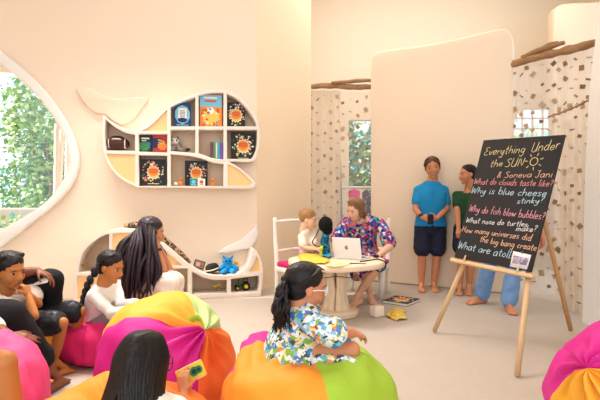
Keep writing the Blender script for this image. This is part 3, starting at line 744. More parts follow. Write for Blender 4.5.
def curtain(name, label, a, b, zt, zb_, amp, waves, fabric, cols, rows, csz, seed, group=None, lim=100):
    """hanging sheet between floor points a and b with wood chips tied on"""
    rnd = random.Random(seed); a = V(a); b = V(b); u = (b - a).normalized(); L = (b - a).length; n = V((u.y, -u.x, 0))
    root = empty(name, a + V((0, 0, zb_)), label, 'curtain', group)
    bm = NB(); nx, nz = max(24, int(waves * 10)), 14; g = []
    f = lambda s, z: amp * (.55 + .45 * (zt - z) / (zt - zb_)) * sin(2 * pi * waves * s + .8 * sin(5 * s))
    for i in range(nx + 1):
        s = i / nx; col = []
        for j in range(nz + 1):
            z = zb_ + (zt - zb_) * j / nz; col.append(bm.verts.new(a + u * L * s + n * f(s, z) + V((0, 0, z))))
        g.append(col)
    for i in range(nx):
        for j in range(nz): bm.faces.new((g[i][j], g[i + 1][j], g[i + 1][j + 1], g[i][j + 1]))
    mk('fabric', bm, fabric, root)
    k = 0
    for i in range(cols):
        for j in range(rows):
            if k >= lim: break
            s = (i + .5 + rnd.uniform(-.16, .16)) / cols; z = zb_ + (zt - zb_) * (j + .5 + (.5 if i % 2 else 0) * .8 + rnd.uniform(-.18, .18)) / (rows + .4)
            o = bpy.data.objects.new('wood_chip', rnd.choice(CM)); COL.objects.link(o); o.parent = root
            p = a + u * L * s + n * (f(s, z) + .012) + V((0, 0, z)); o.location = p - V(root.location)
            q = csz * rnd.uniform(.7, 1.25); o.scale = (q, q * .6, q); o.rotation_euler = (0, rnd.uniform(-.9, .9), math.atan2(u.y, u.x) + rnd.uniform(-.1, .1)); k += 1
    return root
curtain('shell_curtain', 'white sheer curtain dotted with small wood chips, hanging behind the woman at the table', (.02, 7.12, 0), (.62, 7.12, 0), 2.82, .06, .03, 4, SHEER2, 6, 15, .034, 1, 'wood chip curtains')
curtain('shell_curtain', 'white sheer curtain with wood chips hanging before the green window', (.60, 7.22, 0), (1.2, 7.22, 0), 2.82, .06, .02, 3, SHEER3, 5, 14, .036, 2, 'wood chip curtains')
def drift_beam(label, a, b, r, seed, extra):
    root = empty('driftwood_beam', a, label, 'beam', 'driftwood curtain beams')
    bm = NB(); m = (V(a) + V(b)) / 2
    tube(bm, catmull([a, V(a).lerp(b, .33) + V((0, 0, .012)), V(a).lerp(b, .66) - V((0, 0, .01)), b], 8), interp([r * .8, r, r * .95, r * .8], 8), n=10, wob=.5, seed=seed); mk('beam', bm, DRIFT, root)
    for i, (t0, t1, dz, rr) in enumerate(extra):
        bm = NB(); p = V(a).lerp(b, t0) + V((0, -.03, dz)); q_ = V(a).lerp(b, t1) + V((0, -.03, dz + .03))
        tube(bm, catmull([p, (p + q_) / 2 + V((0, 0, .012)), q_], 8), interp([rr * .6, rr, rr * .6], 8), n=9, wob=.4, seed=seed + i + 3); mk('branch', bm, DRIFT, root)
drift_beam('driftwood beam over the curtain behind the table', V((.0, 7.08, 2.86)), V((1.25, 7.08, 2.88)), .04, 1, ((.38, .98, .05, .034),))
ra, rb = P(511, 64.5, 5.72), P(600, 40, 4.95); ra.z = rb.z = 2.86
ra = V((P(511, 64, 5.72).x, 5.72, P(511, 65, 5.72).z)); rb = V((P(600, 40, 4.95).x, 4.95, P(600, 41, 4.95).z))
drift_beam('driftwood beam over the curtain to the right of the chalkboard', ra, rb, .05, 5, ((.12, .62, .055, .035), (.3, .55, .085, .018)))
ca, cb = V((ra.x - .02, ra.y + .12, 0)), V((rb.x + .05, rb.y + .12, 0))
curtain('shell_curtain', 'white sheer curtain with large wood chips hanging behind the chalkboard', ca, ca.lerp(cb, .62), 2.84, .05, .03, 2.5, SHEER, 8, 12, .037, 3, 'wood chip curtains')
curtain('shell_curtain', 'cream sheer curtain with large wood chips running up to the right wall', ca.lerp(cb, .6), cb, 2.84, .05, .03, 2.5, SHEER2, 7, 12, .037, 4, 'wood chip curtains')
# gathered curtain on a sloping rail in front
pa, pb = P(548, 117, 4.95), P(598, 95, 4.55)
ga, gb = V((P(561, 100, 4.9).x, 4.9, 0)), V((P(594, 100, 4.6).x, 4.6, 0))
curtain('gathered_curtain', 'pleated cream curtain with brown chips bunched beside the right wall', ga, gb, 1.98, .012, .035, 5, SHEER2, 4, 10, .034, 6, 'wood chip curtains')
root = empty('curtain_rail', pa, 'thin wooden rail with rings over the pleated curtain beside the right wall', 'rail')
bm = NB(); tube(bm, catmull([pa, (pa + pb) / 2 - V((0, 0, .02)), pb], 6), .010, n=8); mk('rod', bm, DRIFT, root)
for k in range(7):
    c = pa.lerp(pb, .12 + .12 * k); bm = NB(); tube(bm, [c + V((0, cos(t) * .02, sin(t) * .022 - .012)) for t in [2 * pi * i / 14 for i in range(15)]], .004, n=6); mk('ring', bm, DRIFT, root)

# clothes hanging behind the curtain
rail = V((.72, 7.75, 1.36)); root = empty('clothes_rail', rail, 'white clothes rail seen through the curtain behind the table', 'rail')
bm = NB(); cap(bm, (.70, 7.75, 1.36), (1.5, 7.75, 1.36), .018, .018); mk('rod', bm, WHITE, root)
for x in (.715, 1.485): bm = NB(); cap(bm, (x, 7.75, .02), (x, 7.75, 1.36), .018, .018); mk('post', bm, WHITE, root)
for i, (x, wd, ln, m, lab) in enumerate(((.90, .20, .5, mat('garment_pink', 'E83E8C', .8), 'hot pink garment hanging behind the curtain'), (1.13, .20, .85, spot_mat('garment_navy', '20305E', 'B9C2D8', 22, .3), 'navy patterned garment hanging next to the pink one'))):
    bm = NB(); z0 = 1.33; rings = []
    for t, wf in ((0, .15), (.03, .7), (.08, 1.), (.4, .85), (1., 1.05)):
        r = [];
        for k in range(28):
            a = 2 * pi * k / 28; r.append(bm.verts.new(V((x + cos(a) * wd / 2 * wf, 7.75 + sin(a) * .035 * (1 + .5 * t * sin(5 * a)), z0 - ln * t))))
        rings.append(r)
    ring_bridge(bm, rings); single('hanging_garment', bm, m, V((x, 7.75, z0 - ln)), lab, 'clothes', 'clothes on the rail')
bm = NB(); a = P(338, 205, 7.5); tube(bm, catmull([V((a.x, 7.5, -.0)), V((a.x + .02, 7.5, .9)), V((a.x - .01, 7.5, 1.95))], 8), interp([.06, .055, .045], 8), n=9, wob=.35); single('grey_post', bm, mat('post_grey', '9A9592', .9, .5, 20, .2, 8), (a.x, 7.5, 0), 'grey weathered post between the two left curtains', 'post')

# ------------------------------------------------------------------ table
TBL = mat('table_wood', 'EFD9BC', .45, .25, 12, .08, 3); PALEW = mat('table_log', 'E4CFB2', .7, .6, 16, .12, 5)
TC = V((.36, 4.67, 0)); TZ = .556
root = empty('driftwood_table', TC, 'round pale wood table on a pedestal of driftwood logs', 'table')
lp = [(cos(a) * (.485 + .012 * sin(3 * a + 1) + .008 * sin(7 * a)), sin(a) * (.485 + .012 * sin(3 * a + 1) + .008 * sin(7 * a))) for a in [2 * pi * k / 64 for k in range(64)]]
bm = flat_outline([lp], .06, .018); bm.transform(Matrix.Translation(TC + V((0, 0, TZ - .06)))); mk('tabletop', bm, TBL, root)
rnd = random.Random(3)
for k in range(9):
    a = 2 * pi * k / 9; r0, r1 = .075, .095 + .03 * rnd.random()
    p = [TC + V((cos(a + .25 * t * (1 if k % 2 else -1)) * (r0 + (.05 * (t - .5) ** 2 * 4) * .6), sin(a + .25 * t * (1 if k % 2 else -1)) * (r0 + .05 * (t - .5) ** 2 * 2.4), .05 + .46 * t)) for t in (0, .25, .5, .75, 1)]
    bm = NB(); tube(bm, catmull(p, 4), interp([.04, .033, .026 + .012 * rnd.random(), .034, .045], 4), n=9, wob=.35, seed=k); mk('log', bm, PALEW, root)
bm = flat_outline([[(cos(a) * .225, sin(a) * .215) for a in [2 * pi * k / 48 for k in range(48)]]], .065, .015); bm.transform(Matrix.Translation(TC)); mk('base', bm, PALEW, root)

# ------------------------------------------------------------------ chairs
CHW = mat('chair_wood', 'F0E8DD', .6, .4, 20, .06, 6); CUSH = mat('cushion_pink', 'D8246E', .75, .2, 60)
def chair(label, A, fdir, wid, dep, sz, bh, taper=1.):
    """A: floor point of one rear post; seat runs to the left of fdir"""
    f = V((fdir[0], fdir[1], 0)).normalized(); l = V((-f.y, f.x, 0)); A = V(A); c = A + l * wid / 2 + f * dep / 2
    root = empty('driftwood_chair', V((c.x, c.y, 0)), label, 'chair', 'white driftwood chairs')
    z = V((0, 0, 1)); k = 0
    for i, b in enumerate((A, A + l * wid)):
        bm = NB(); tube(bm, catmull([b, b + z * sz, b - f * .03 + z * (sz + (bh - sz) * .5), b - f * .05 + z * bh], 5), interp([.026, .03, .026, .022], 5), n=9, wob=.25, seed=i); mk('back_post', bm, CHW, root)
        bm = NB(); q = b + f * dep; tube(bm, [q, q + z * sz * .5, q + z * (sz - .02)], [.03, .032, .034], n=9, wob=.25, seed=i + 4); mk('leg', bm, CHW, root)
    for h in (bh - .05, sz + .16):
        bm = NB(); tube(bm, catmull([A - f * .045 + z * h, A + l * wid * .5 - f * .05 + z * (h + .012), A + l * wid - f * .045 + z * h], 5), .019, n=8, wob=.25, seed=h); mk('rail', bm, CHW, root)
    Mx = Matrix.Identity(4)
    for i in range(3): Mx[i][0], Mx[i][1], Mx[i][3] = l[i], f[i], c[i]
    bm = NB(); box(bm, (0, 0, sz - .03), (wid + .05, dep + .05, .055), Mx, bevel=.015); mk('seat', bm, CHW, root)
    bm = NB(); box(bm, (0, .01, sz + .028), (wid + .03, dep + .05, .05), Mx, bevel=.022, seg=3); mk('cushion', bm, CUSH, root, label='pink cushion')
    return root
chair('white wooden chair with a pink cushion under the small boy', (-.26, 5.30, 0), (.6, -.8), .46, .46, .40, .95)
f_ = V((-.36, -.93, 0)).normalized(); l_ = V((-f_.y, f_.x, 0))
chair('white wooden chair with a pink cushion under the woman in the floral dress', V((1.09, 5.77, 0)) - l_ * .46 if l_.x > 0 else V((1.09, 5.77, 0)), (-.36, -.93), .46, .42, .37, .92)

# ------------------------------------------------------------------ laptop
GREY = mat('laptop_grey', 'E2E0DE', .35); DK = mat('black_plastic', '17171A', .4)
a, b = P(333, 257.5, 4.76), P(363, 262.5, 4.58); a.z = b.z = TZ + .002
u = (b - a).normalized(); n = V((u.y, -u.x, 0)); back = -n           # the keyboard lies behind the lid as seen from the camera
c = (a + b) / 2; w_ = .31
root = empty('laptop', c, 'open silver laptop on the round table in front of the woman', 'laptop')
Mx = Matrix.Identity(4)
for i in range(3): Mx[i][0], Mx[i][1], Mx[i][3] = u[i], back[i], c[i]
bm = NB(); box(bm, (0, .105, .008), (w_, .215, .014), Mx, bevel=.004); mk('base', bm, GREY, root)
bm = NB()
for r in range(5):
    for k in range(13): box(bm, (-.132 + .022 * k, .06 + .022 * r, .0158), (.018, .018, .002), Mx)
mk('keyboard', bm, DK, root)
lid = Mx @ Matrix.Translation((0, .0, .012)) @ Matrix.Rotation(R_(12), 4, 'X')
bm = NB(); box(bm, (0, 0, .105), (w_, .007, .21), lid, bevel=.003); ld = mk('lid', bm, GREY, root)
bm = NB(); box(bm, (0, .0042, .108), (w_ - .014, .001, .19), lid); mk('screen', bm, mat('screen_dark', '2A3440', .2), ld)
lg = smooth_path([(.0, .014), (.009, .018), (.0165, .011)], [(.0165, .011), (.012, .006), (.0115, .0), (.0165, -.007)], [(.0165, -.007), (.012, -.019), (.005, -.021), (0, -.0185), (-.005, -.021), (-.012, -.019), (-.0185, -.004), (-.0165, .011), (-.009, .018), (0, .014)])
lf = smooth_path([(.0, .019), (.001, .027), (.009, .031)], [(.009, .031), (.008, .022), (.0, .019)])
bm = NB()
for q_ in (lg, lf): join(bm, flat_outline([q_], .0012), 0, lid @ Matrix.Translation((0, -.0035, .11)) @ Matrix.Rotation(pi / 2, 4, 'X'))
mk('logo', bm, mat('logo_grey', '8F8F92', .2, metal=.6), ld)

# ------------------------------------------------------------------ microphone with round pop filter
mc = P(325.5, 255, 4.88); mc.z = TZ
TEAL = cell_mat('teal_print', ['176C86', '0F4F74', '1B8C98', '14345F', '2AA7A8', '123A5B'], 60, .6)
root = empty('microphone', mc, 'microphone in a teal patterned sleeve with a round black foam head', 'microphone')
bm = NB(); loft(bm, [(mc + V((0, 0, h)), V((1, 0, 0)), V((0, 1, 0)), r, r) for h, r in ((0, .06), (.012, .06), (.018, .04))], 22, p=2); mk('base', bm, DK, root)
bm = NB(); me_pts = [mc + V((dx, 0, h)) for dx, h in ((.0, .015), (-.004, .09), (.0, .17), (.004, .25))]
tube(bm, catmull(me_pts, 5), interp([.042, .05, .047, .04], 5), n=14, wob=.25); mk('sleeve', bm, TEAL, root, label='teal patterned sleeve')
hc = P(325.5, 224.5, 4.86)
bm = NB(); ell(bm, hc, (.074, .062, .084), u=24, v=16); ell(bm, hc + V((.02, 0, -.05)), (.055, .05, .06)); me = fuse(bm, .008, 2); mk('foam_head', wrinkle(me, .003, 60), mat('foam_black', '0E0D0E', .95, .6, 140), root)
bm = NB(); tube(bm, catmull([hc + V((-.06, 0, -.03)), P(316, 236, 4.84), P(312.5, 241.5, 4.83), P(315, 245.5, 4.83), P(324, 246.5, 4.84)], 8), .006, n=7); mk('gooseneck', bm, DK, root)
bm = NB(); box(bm, P(324, 247, 4.82), (.035, .03, .03), bevel=.006); mk('clamp', bm, DK, root)
p = P(321, 248.5, 4.78); root = empty('toy_block', V((p.x, p.y, TZ)), 'small yellow green toy held up by the boy at the table', 'toy')
bm = NB(); ell(bm, p, (.022, .02, .022)); ell(bm, p + V((.012, 0, .018)), (.013, .013, .013)); cap(bm, p, V((p.x, p.y, TZ + .006)), .012, .016)
mk('body', fuse(bm, .005, 1), mat('lime_toy', 'C3C934', .6), root)

# papers, cloth and cables on the table
YP = mat('yellow_paper', 'F2C24B', .7, .2, 20, .12, 9); BC = mat('blue_cloth', '3FA0C6', .8, .3, 40)
def crumple(name, label, cat, pts, z, m, amp, seed, group=None, thick=.004):
    c = sum((V((p[0], p[1], 0)) for p in pts), V()) / len(pts)
    bm = flat_outline([smooth_path([(p[0], p[1]) for p in pts + pts[:1]], per=4)], thick)
    bmesh.ops.triangulate(bm, faces=bm.faces[:])
    for _ in range(2): bmesh.ops.subdivide_edges(bm, edges=[e for e in bm.edges if e.calc_length() > .02], cuts=1, use_grid_fill=True)
    for v in bm.verts:
        v.co.z += z + amp * (1 + noise.noise(V((v.co.x * 14, v.co.y * 14, seed)))) * .8
    return single(name, bm, m, V((c.x, c.y, z)), label, cat, group)
def tp(px, py, z=TZ): d = (CZ - z) * F / (py - 200); return ((px - 300) / F * d, d)
crumple('yellow_wrap', 'large crumpled yellow paper spread over the left side of the table', 'paper', [tp(*q) for q in ((298, 257), (306, 254.5), (316, 255.5), (322, 258), (330, 262), (324, 265), (312, 264), (301, 262))], TZ + .001, YP, .018, 1)
crumple('blue_cloth', 'small crumpled blue cloth beside the yellow paper on the table', 'cloth', [tp(*q) for q in ((321, 255.2), (327, 255), (332, 257), (329, 259.5), (322, 258.7))], TZ + .012, BC, .02, 4)
crumple('yellow_sheet', 'flat pale yellow sheet lying on the table below the laptop', 'paper', [tp(*q) for q in ((325, 266), (338, 263.2), (352, 265), (337, 267.4))], TZ + .001, mat('pale_yellow', 'F0D58E', .7), .001, 7)
a = V((*tp(350, 263.8), TZ + .006)); b = V((*tp(366, 264.4), TZ + .006)); bm = NB(); cap(bm, a, b, .005, .004, 8); single('pen', bm, DK, (a + b) / 2 - V((0, 0, .006)), 'dark pen lying on the table in front of the laptop', 'pen')
bm = NB(); pts = [V((*tp(360, 262.2), TZ + .006)), V((*tp(368, 261.2), TZ + .006)), V((*tp(377, 259.7), TZ + .006)), V((*tp(381.5, 261), TZ + .008))]
e_ = pts[-1]; pts += [V((e_.x + .035, e_.y - .02, TZ - .01)), V((e_.x + .03, e_.y - .03, TZ - .07)), V((e_.x - .03, e_.y - .06, TZ - .10))]
tube(bm, catmull(pts, 6), .006, n=7); single('cable', bm, DK, pts[0], 'black cable running from the laptop over the right table edge', 'cable')
bm = NB(); pts = [V((TC.x + cos(t) * .17, TC.y + sin(t) * .17, .40 + .012 * sin(3 * t))) for t in [2 * pi * i / 24 for i in range(25)]]
tube(bm, pts, .004, n=6); single('tied_cord', bm, DK, pts[0], 'thin dark cord tied round the table pedestal', 'cord')
p = V((*tp(376, 257.5), TZ)); bm = NB(); ell(bm, p + V((0, 0, .016)), (.034, .05, .018)); single('computer_mouse', bm, DK, p, "black computer mouse under the woman's hand on the table", 'mouse')

# ------------------------------------------------------------------ things on the floor
def fp(px, py, z=0.): d = (CZ - z) * F / (py - 200); return V(((px - 300) / F * d, d, z))
a, b = fp(383, 302), fp(403, 296); e = fp(420, 302)
u = (e - b); rz = math.atan2(u.y, u.x); cc = (fp(383, 302) + fp(420, 302.5)) / 2
bk = book('large black picture book lying flat on the floor to the right of the table', .30, .34, .03, BLK, art_burst(9), V((cc.x - .17 * sin(-rz) * 0, cc.y, .016)), 0, group=None, name='floor_book', tiltm=(0, 0, 0))
bk.rotation_euler = (-pi / 2, 0, R_(-38)); bk.location = cc + Matrix.Rotation(R_(-38), 3, 'Z') @ V((0, -.17, 0)) + V((0, 0, .0165))
c = fp(377, 316.5); bm = NB(); box(bm, (0, 0, .055), (.115, .105, .11), bevel=.022, seg=3)
bm.transform(Matrix.Translation(c) @ Matrix.Rotation(R_(28), 4, 'Z')); single('wooden_block', bm, mat('block_cream', 'F0DFCB', .7, .3, 20), c, 'rounded cream wooden block on the floor in front of the book', 'block')
YG = cell_mat('yellow_pack', ['E0B93A', 'E8C860', 'C49A2A', 'F1E2A0', 'D9AC35'], 30, .7)
crumple('yellow_leaflet', 'crumpled yellow leaflet on the floor beside the wooden block', 'paper', [fp(*q)[:2] for q in ((385, 317), (391, 311.5), (402, 314), (408, 320), (396, 321.5))], .001, YG, .022, 12)
crumple('yellow_leaflet', 'smaller yellow leaflet on the floor behind the crumpled one', 'paper', [fp(*q)[:2] for q in ((390, 309.5), (399, 308.5), (407, 312.5), (402, 313.5))], .001, mat('yellow_flat', 'E3C766', .7), .008, 15)

# ------------------------------------------------------------------ easel and chalkboard
EW = mat('easel_wood', 'DDB98C', .6, .3, 22, .1, 5); EW2 = mat('easel_wood_warm', 'D0A473', .6, .3, 22, .1, 5); SLATE = mat('chalkboard', '2A2727', .75, .1, 60, .12, 3)
BL_, BR_ = V((1.294, 3.9, .68)), V((1.666, 3.36, .64)); TL_, TR_ = V((1.294 + .82 * .4165, 3.9 + .565 * .4165, 1.68)), V((1.666 + .82 * .4895, 3.36 + .565 * .4895, 1.65))
BL_ = P(455, 257, 3.9); BR_ = P(531.5, 272, 3.36); TL_ = P(484, 140.5, 4.135); TR_ = P(565.5, 135, 3.637)
o_ = BL_; bu = (BR_ - BL_).normalized(); bn = bu.cross(TL_ - BL_).normalized()
if bn.y > 0: bn = -bn
bv = -bu.cross(bn) if (-bu.cross(bn)).z > 0 else bu.cross(bn)
def uv(px, py):
    r = V(((px - 300) / F, 1, -(py - 200) / F)); o = V((0, 0, CZ)); t = (o_ - o).dot(bn) / r.dot(bn); q = o + r * t - o_
    return (q.dot(bu), q.dot(bv))
BM = Matrix.Identity(4)
for i in range(3): BM[i][0], BM[i][1], BM[i][2], BM[i][3] = bu[i], bv[i], bn[i], o_[i]
easel = empty('easel', V((1.6, 3.7, 0)), 'pale wooden tripod easel holding the chalkboard', 'easel')
quad = [uv(455, 257), uv(531.5, 272), uv(565.5, 135), uv(484, 140.5)]
def leg(a, b, m, wd=.034, th=.028):
    t = (b - a).normalized(); x = t.cross(bn).normalized(); y = t.cross(x); bm = NB(); rings = []
    for q_ in (a, a.lerp(b, .5), b): rings.append([bm.verts.new(q_ + x * sx * wd / 2 + y * sy * th / 2) for sx, sy in ((-1, -1), (1, -1), (1, 1), (-1, 1))])
    ring_bridge(bm, rings); bmesh.ops.recalc_face_normals(bm, faces=bm.faces[:]); bmesh.ops.bevel(bm, geom=bm.edges[:], offset=.005, segments=2, affect='EDGES'); return mk('leg', bm, m, easel)
beh = -bn * .045
topc = (TL_ + TR_) / 2
up3 = lambda f, g: BL_.lerp(BR_, f).lerp(TL_.lerp(TR_, f), g) + beh
fr, fl_, rr_ = fp(517, 378), fp(434, 333), fp(571, 332)
leg(fr + V((0, 0, .012)), up3(.93, .03), EW); leg(up3(.93, .02), up3(.56, .99), EW)
leg(fl_ + V((0, 0, .012)), up3(.12, .03), EW); leg(up3(.12, .02), up3(.44, .99), EW)
leg(rr_ + V((0, 0, .012)), topc + beh * 1.9 - V((0, 0, .06)), EW2)
bm = NB(); quadw = uv(531.5, 272)[0]
q0, q1 = uv(454, 258), uv(533, 274)
Mr = BM @ Matrix.Translation(((q0[0] + q1[0]) / 2, (q0[1] + q1[1]) / 2 - .02, .0)) @ Matrix.Rotation(math.atan2(q1[1] - q0[1], q1[0] - q0[0]), 4, 'Z')
box(bm, (0, 0, .0), (q1[0] - q0[0] + .03, .03, .05), Mr, bevel=.006); mk('tray', bm, EW, easel)
for k in (.18, .85):
    bm = NB(); cap(bm, Mr @ V(((k - .5) * (q1[0] - q0[0]), .01, .03)), Mr @ V(((k - .5) * (q1[0] - q0[0]), .05, .03)), .008, .007, 8); mk('peg', bm, EW, easel)
board = empty('chalkboard', BL_, 'black chalkboard covered in handwritten coloured questions on the easel', 'chalkboard')
bm = flat_outline([[quad[0], quad[1], quad[2], quad[3]]], .02, .003); bm.transform(BM @ Matrix.Translation((0, 0, -.012))); mk('panel', bm, SLATE, board)

# handwriting: single-stroke letters
G = {
 'a': (.62, [[(.55, .45), (.35, .52), (.1, .4), (.05, .15), (.2, 0), (.42, .1), (.55, .45), (.52, .1), (.62, 0)]]),
 'b': (.55, [[(.08, 1), (.08, .02)], [(.08, .3), (.3, .5), (.52, .3), (.4, .02), (.08, .05)]]),
 'c': (.5, [[(.48, .42), (.28, .5), (.06, .28), (.2, .02), (.48, .08)]]),
 'd': (.6, [[(.5, .42), (.25, .5), (.05, .22), (.22, 0), (.48, .15), (.52, 1), (.5, .1), (.58, 0)]]),
 'e': (.52, [[(.06, .25), (.46, .3), (.38, .48), (.15, .46), (.05, .22), (.2, .0), (.5, .1)]]),
 'f': (.45, [[(.45, .95), (.28, 1), (.2, .8), (.2, -.1)], [(.05, .5), (.4, .52)]]),
 'g': (.6, [[(.5, .42), (.25, .5), (.05, .25), (.22, .04), (.5, .2), (.5, .45), (.48, -.25), (.25, -.42), (.05, -.28)]]),
 'h': (.58, [[(.08, 1), (.08, 0)], [(.08, .3), (.3, .5), (.48, .38), (.5, 0)]]),
 'i': (.22, [[(.1, .5), (.1, .05), (.18, 0)], [(.1, .72), (.12, .75)]]),
 'k': (.5, [[(.08, 1), (.08, 0)], [(.45, .5), (.1, .25), (.48, 0)]]),
 'l': (.22, [[(.1, 1), (.1, .05), (.2, 0)]]),
 'm': (.82, [[(.06, .5), (.06, 0)], [(.06, .35), (.25, .5), (.38, .38), (.38, 0)], [(.38, .35), (.56, .5), (.7, .38), (.72, 0)]]),
 'n': (.56, [[(.06, .5), (.06, 0)], [(.06, .3), (.28, .5), (.45, .38), (.48, 0)]]),
 'o': (.55, [[(.28, .5), (.06, .28), (.2, .02), (.42, .08), (.48, .34), (.28, .5)]]),
 'p': (.55, [[(.08, .5), (.08, -.42)], [(.08, .3), (.3, .5), (.5, .28), (.35, .02), (.08, .08)]]),
 'r': (.42, [[(.06, .5), (.08, 0)], [(.08, .3), (.25, .48), (.4, .44)]]),
 's': (.46, [[(.42, .44), (.2, .5), (.1, .36), (.36, .18), (.3, .02), (.05, .06)]]),
 't': (.42, [[(.2, .9), (.2, .08), (.38, .02)], [(.02, .56), (.4, .6)]]),
 'u': (.56, [[(.06, .5), (.08, .1), (.25, 0), (.45, .15), (.48, .5), (.5, .05), (.56, 0)]]),
 'v': (.5, [[(.04, .5), (.22, 0), (.46, .52)]]),
 'w': (.72, [[(.04, .5), (.18, 0), (.35, .42), (.5, 0), (.68, .52)]]),
 'y': (.55, [[(.05, .5), (.1, .15), (.3, .08), (.46, .5), (.42, -.2), (.2, -.42), (.04, -.3)]]),
 'E': (.62, [[(.58, .92), (.2, 1), (.1, .72), (.4, .55), (.08, .38), (.1, .05), (.58, .05)]]),
 'U': (.7, [[(.06, 1), (.08, .2), (.3, 0), (.55, .18), (.6, 1), (.6, .0)]]),
 'S': (.6, [[(.55, .88), (.3, 1), (.1, .78), (.5, .4), (.4, .04), (.04, .1)]]),
 'N': (.7, [[(.08, 0), (.1, 1), (.55, .02), (.6, 1)]]),
 'J': (.5, [[(.08, 1), (.5, 1)], [(.34, 1), (.32, .15), (.15, 0), (.02, .15)]]),
 'W': (.9, [[(.04, 1), (.2, 0), (.42, .75), (.62, 0), (.86, 1)]]),
 'H': (.7, [[(.08, 1), (.08, 0)], [(.58, 1), (.56, 0)], [(.08, .5), (.58, .52)]]),
 '&': (.6, [[(.55, .05), (.15, .7), (.25, .95), (.4, .75), (.08, .3), (.2, .0), (.52, .35)]]),
 '?': (.45, [[(.05, .8), (.22, 1), (.42, .8), (.22, .5), (.22, .25)], [(.22, .04), (.24, .0)]]),
 ' ': (.35, []), 'j': (.3, [[(.16, .5), (.16, -.3), (.02, -.4)], [(.16, .72), (.18, .75)]]),
}
def writing(text, s0, s1, col, hgt, lab=None, seed=0, r=.0025):
    rnd = random.Random(seed + len(text)); a = V((*uv(*s0), 0)); b = V((*uv(*s1), 0)); d = b - a
    tot = sum(G[c][0] + .08 for c in text); sx = d.length / tot; ang = math.atan2(d.y, d.x)
    # text slants like the hand in the photo
    bm = NB(); x = 0; mc_ = mat('chalk_' + col, dict(yellow='E8D49A', red='E79A96', blue='C6E4EC', white='E9E6E0', orange='F0BC9A', pink='EFA4AE')[col], .9)
    for ch in text + ' ':
        if ch == ' ' and len(bm.verts): mk('written_word', bm, mc_, board); bm = NB()
        wd, st = G[ch]; jy = rnd.uniform(-.05, .05); js = rnd.uniform(.92, 1.1)
        for s in st:
            pts = []
            for p in s:
                lx = (x + p[0] + .12 * p[1]) * sx; ly = (p[1] * js + jy) * hgt
                pts.append(BM @ V((a.x + lx * cos(ang) - ly * sin(ang) * .0, a.y + lx * sin(ang) + ly, .0092)))
            tube(bm, catmull(pts, 3) if len(pts) > 2 else pts, r, n=5, up=bn)
        x += wd + .08
    bm.free()
writing('Everything', (484, 156), (525.5, 153), 'yellow', .075, 'pale yellow chalk heading')
writing('Under', (531, 153), (560, 149), 'yellow', .08)
writing('the', (490, 167.5), (503, 166.5), 'yellow', .065); writing('SUN', (505, 167.5), (524, 166.5), 'yellow', .075)
su, sv = uv(534.5, 162); bm = NB()
tube(bm, [BM @ V((su + cos(t) * .03, sv + sin(t) * .034, .0092)) for t in [2 * pi * i / 20 for i in range(21)]], .0032, n=5)
for k in range(7):
    a = .4 + 2 * pi * k / 7; tube(bm, [BM @ V((su + cos(a) * q_, sv + sin(a) * q_, .0092)) for q_ in (.05, .075)], .0032, n=5)
mk('sun_drawing', bm, mat('chalk_yellow', 'F1E3B0'), board, label='chalk drawing of a sun')
writing('& Soneva Jani', (497, 178), (553, 178), 'orange', .055)
writing('What do clouds taste like?', (474, 184.5), (553, 187), 'red', .055)
writing('Why is blue cheese', (471, 193.5), (547, 197), 'blue', .06)
writing('stinky?', (517, 204), (544, 203), 'blue', .05)
writing('Why do fish blow bubbles?', (469, 212), (545, 220), 'pink', .062)
writing('What nose do turtles', (466, 223), (528, 227), 'white', .045)
writing('make?', (516, 231.5), (537, 232), 'white', .045)
writing('How many universes did', (462, 232), (532, 241), 'orange', .05)
writing('the big bang create', (480, 242), (537, 251.5), 'orange', .05)
writing('What are atolls ?', (458, 248.5), (522, 261), 'blue', .062)
# printed card clipped to the corner
cq = [uv(510.5, 267), uv(527.5, 270), uv(532, 255.5), uv(514, 251.5)]
card = empty('picture_card', BM @ V((*cq[0], .012)), 'white card with a purple grey picture on the lower corner of the chalkboard', 'card')
bm = flat_outline([cq], .003); bm.transform(BM @ Matrix.Translation((0, 0, .0085))); mk('card', bm, mat('card_white', 'EFEBEA', .6), card)
cm = V((*[sum(q_[i] for q_ in cq) / 4 for i in (0, 1)], 0)); bm = flat_outline([[(cm.x + (q_[0] - cm.x) * .84, cm.y + (q_[1] - cm.y) * .5) for q_ in cq]], .001); bm.transform(BM @ Matrix.Translation((0, 0, .0118)))
mk('picture', bm, cell_mat('card_print', ['B7A9BE', '8F8198', 'CFC6D2', 'A597B0'], 60), card)
bm = NB(); box(bm, BM @ V((cm.x, cq[3][1] - .0, .012)), (.012, .012, .012)); mk('clip', bm, DK, card)
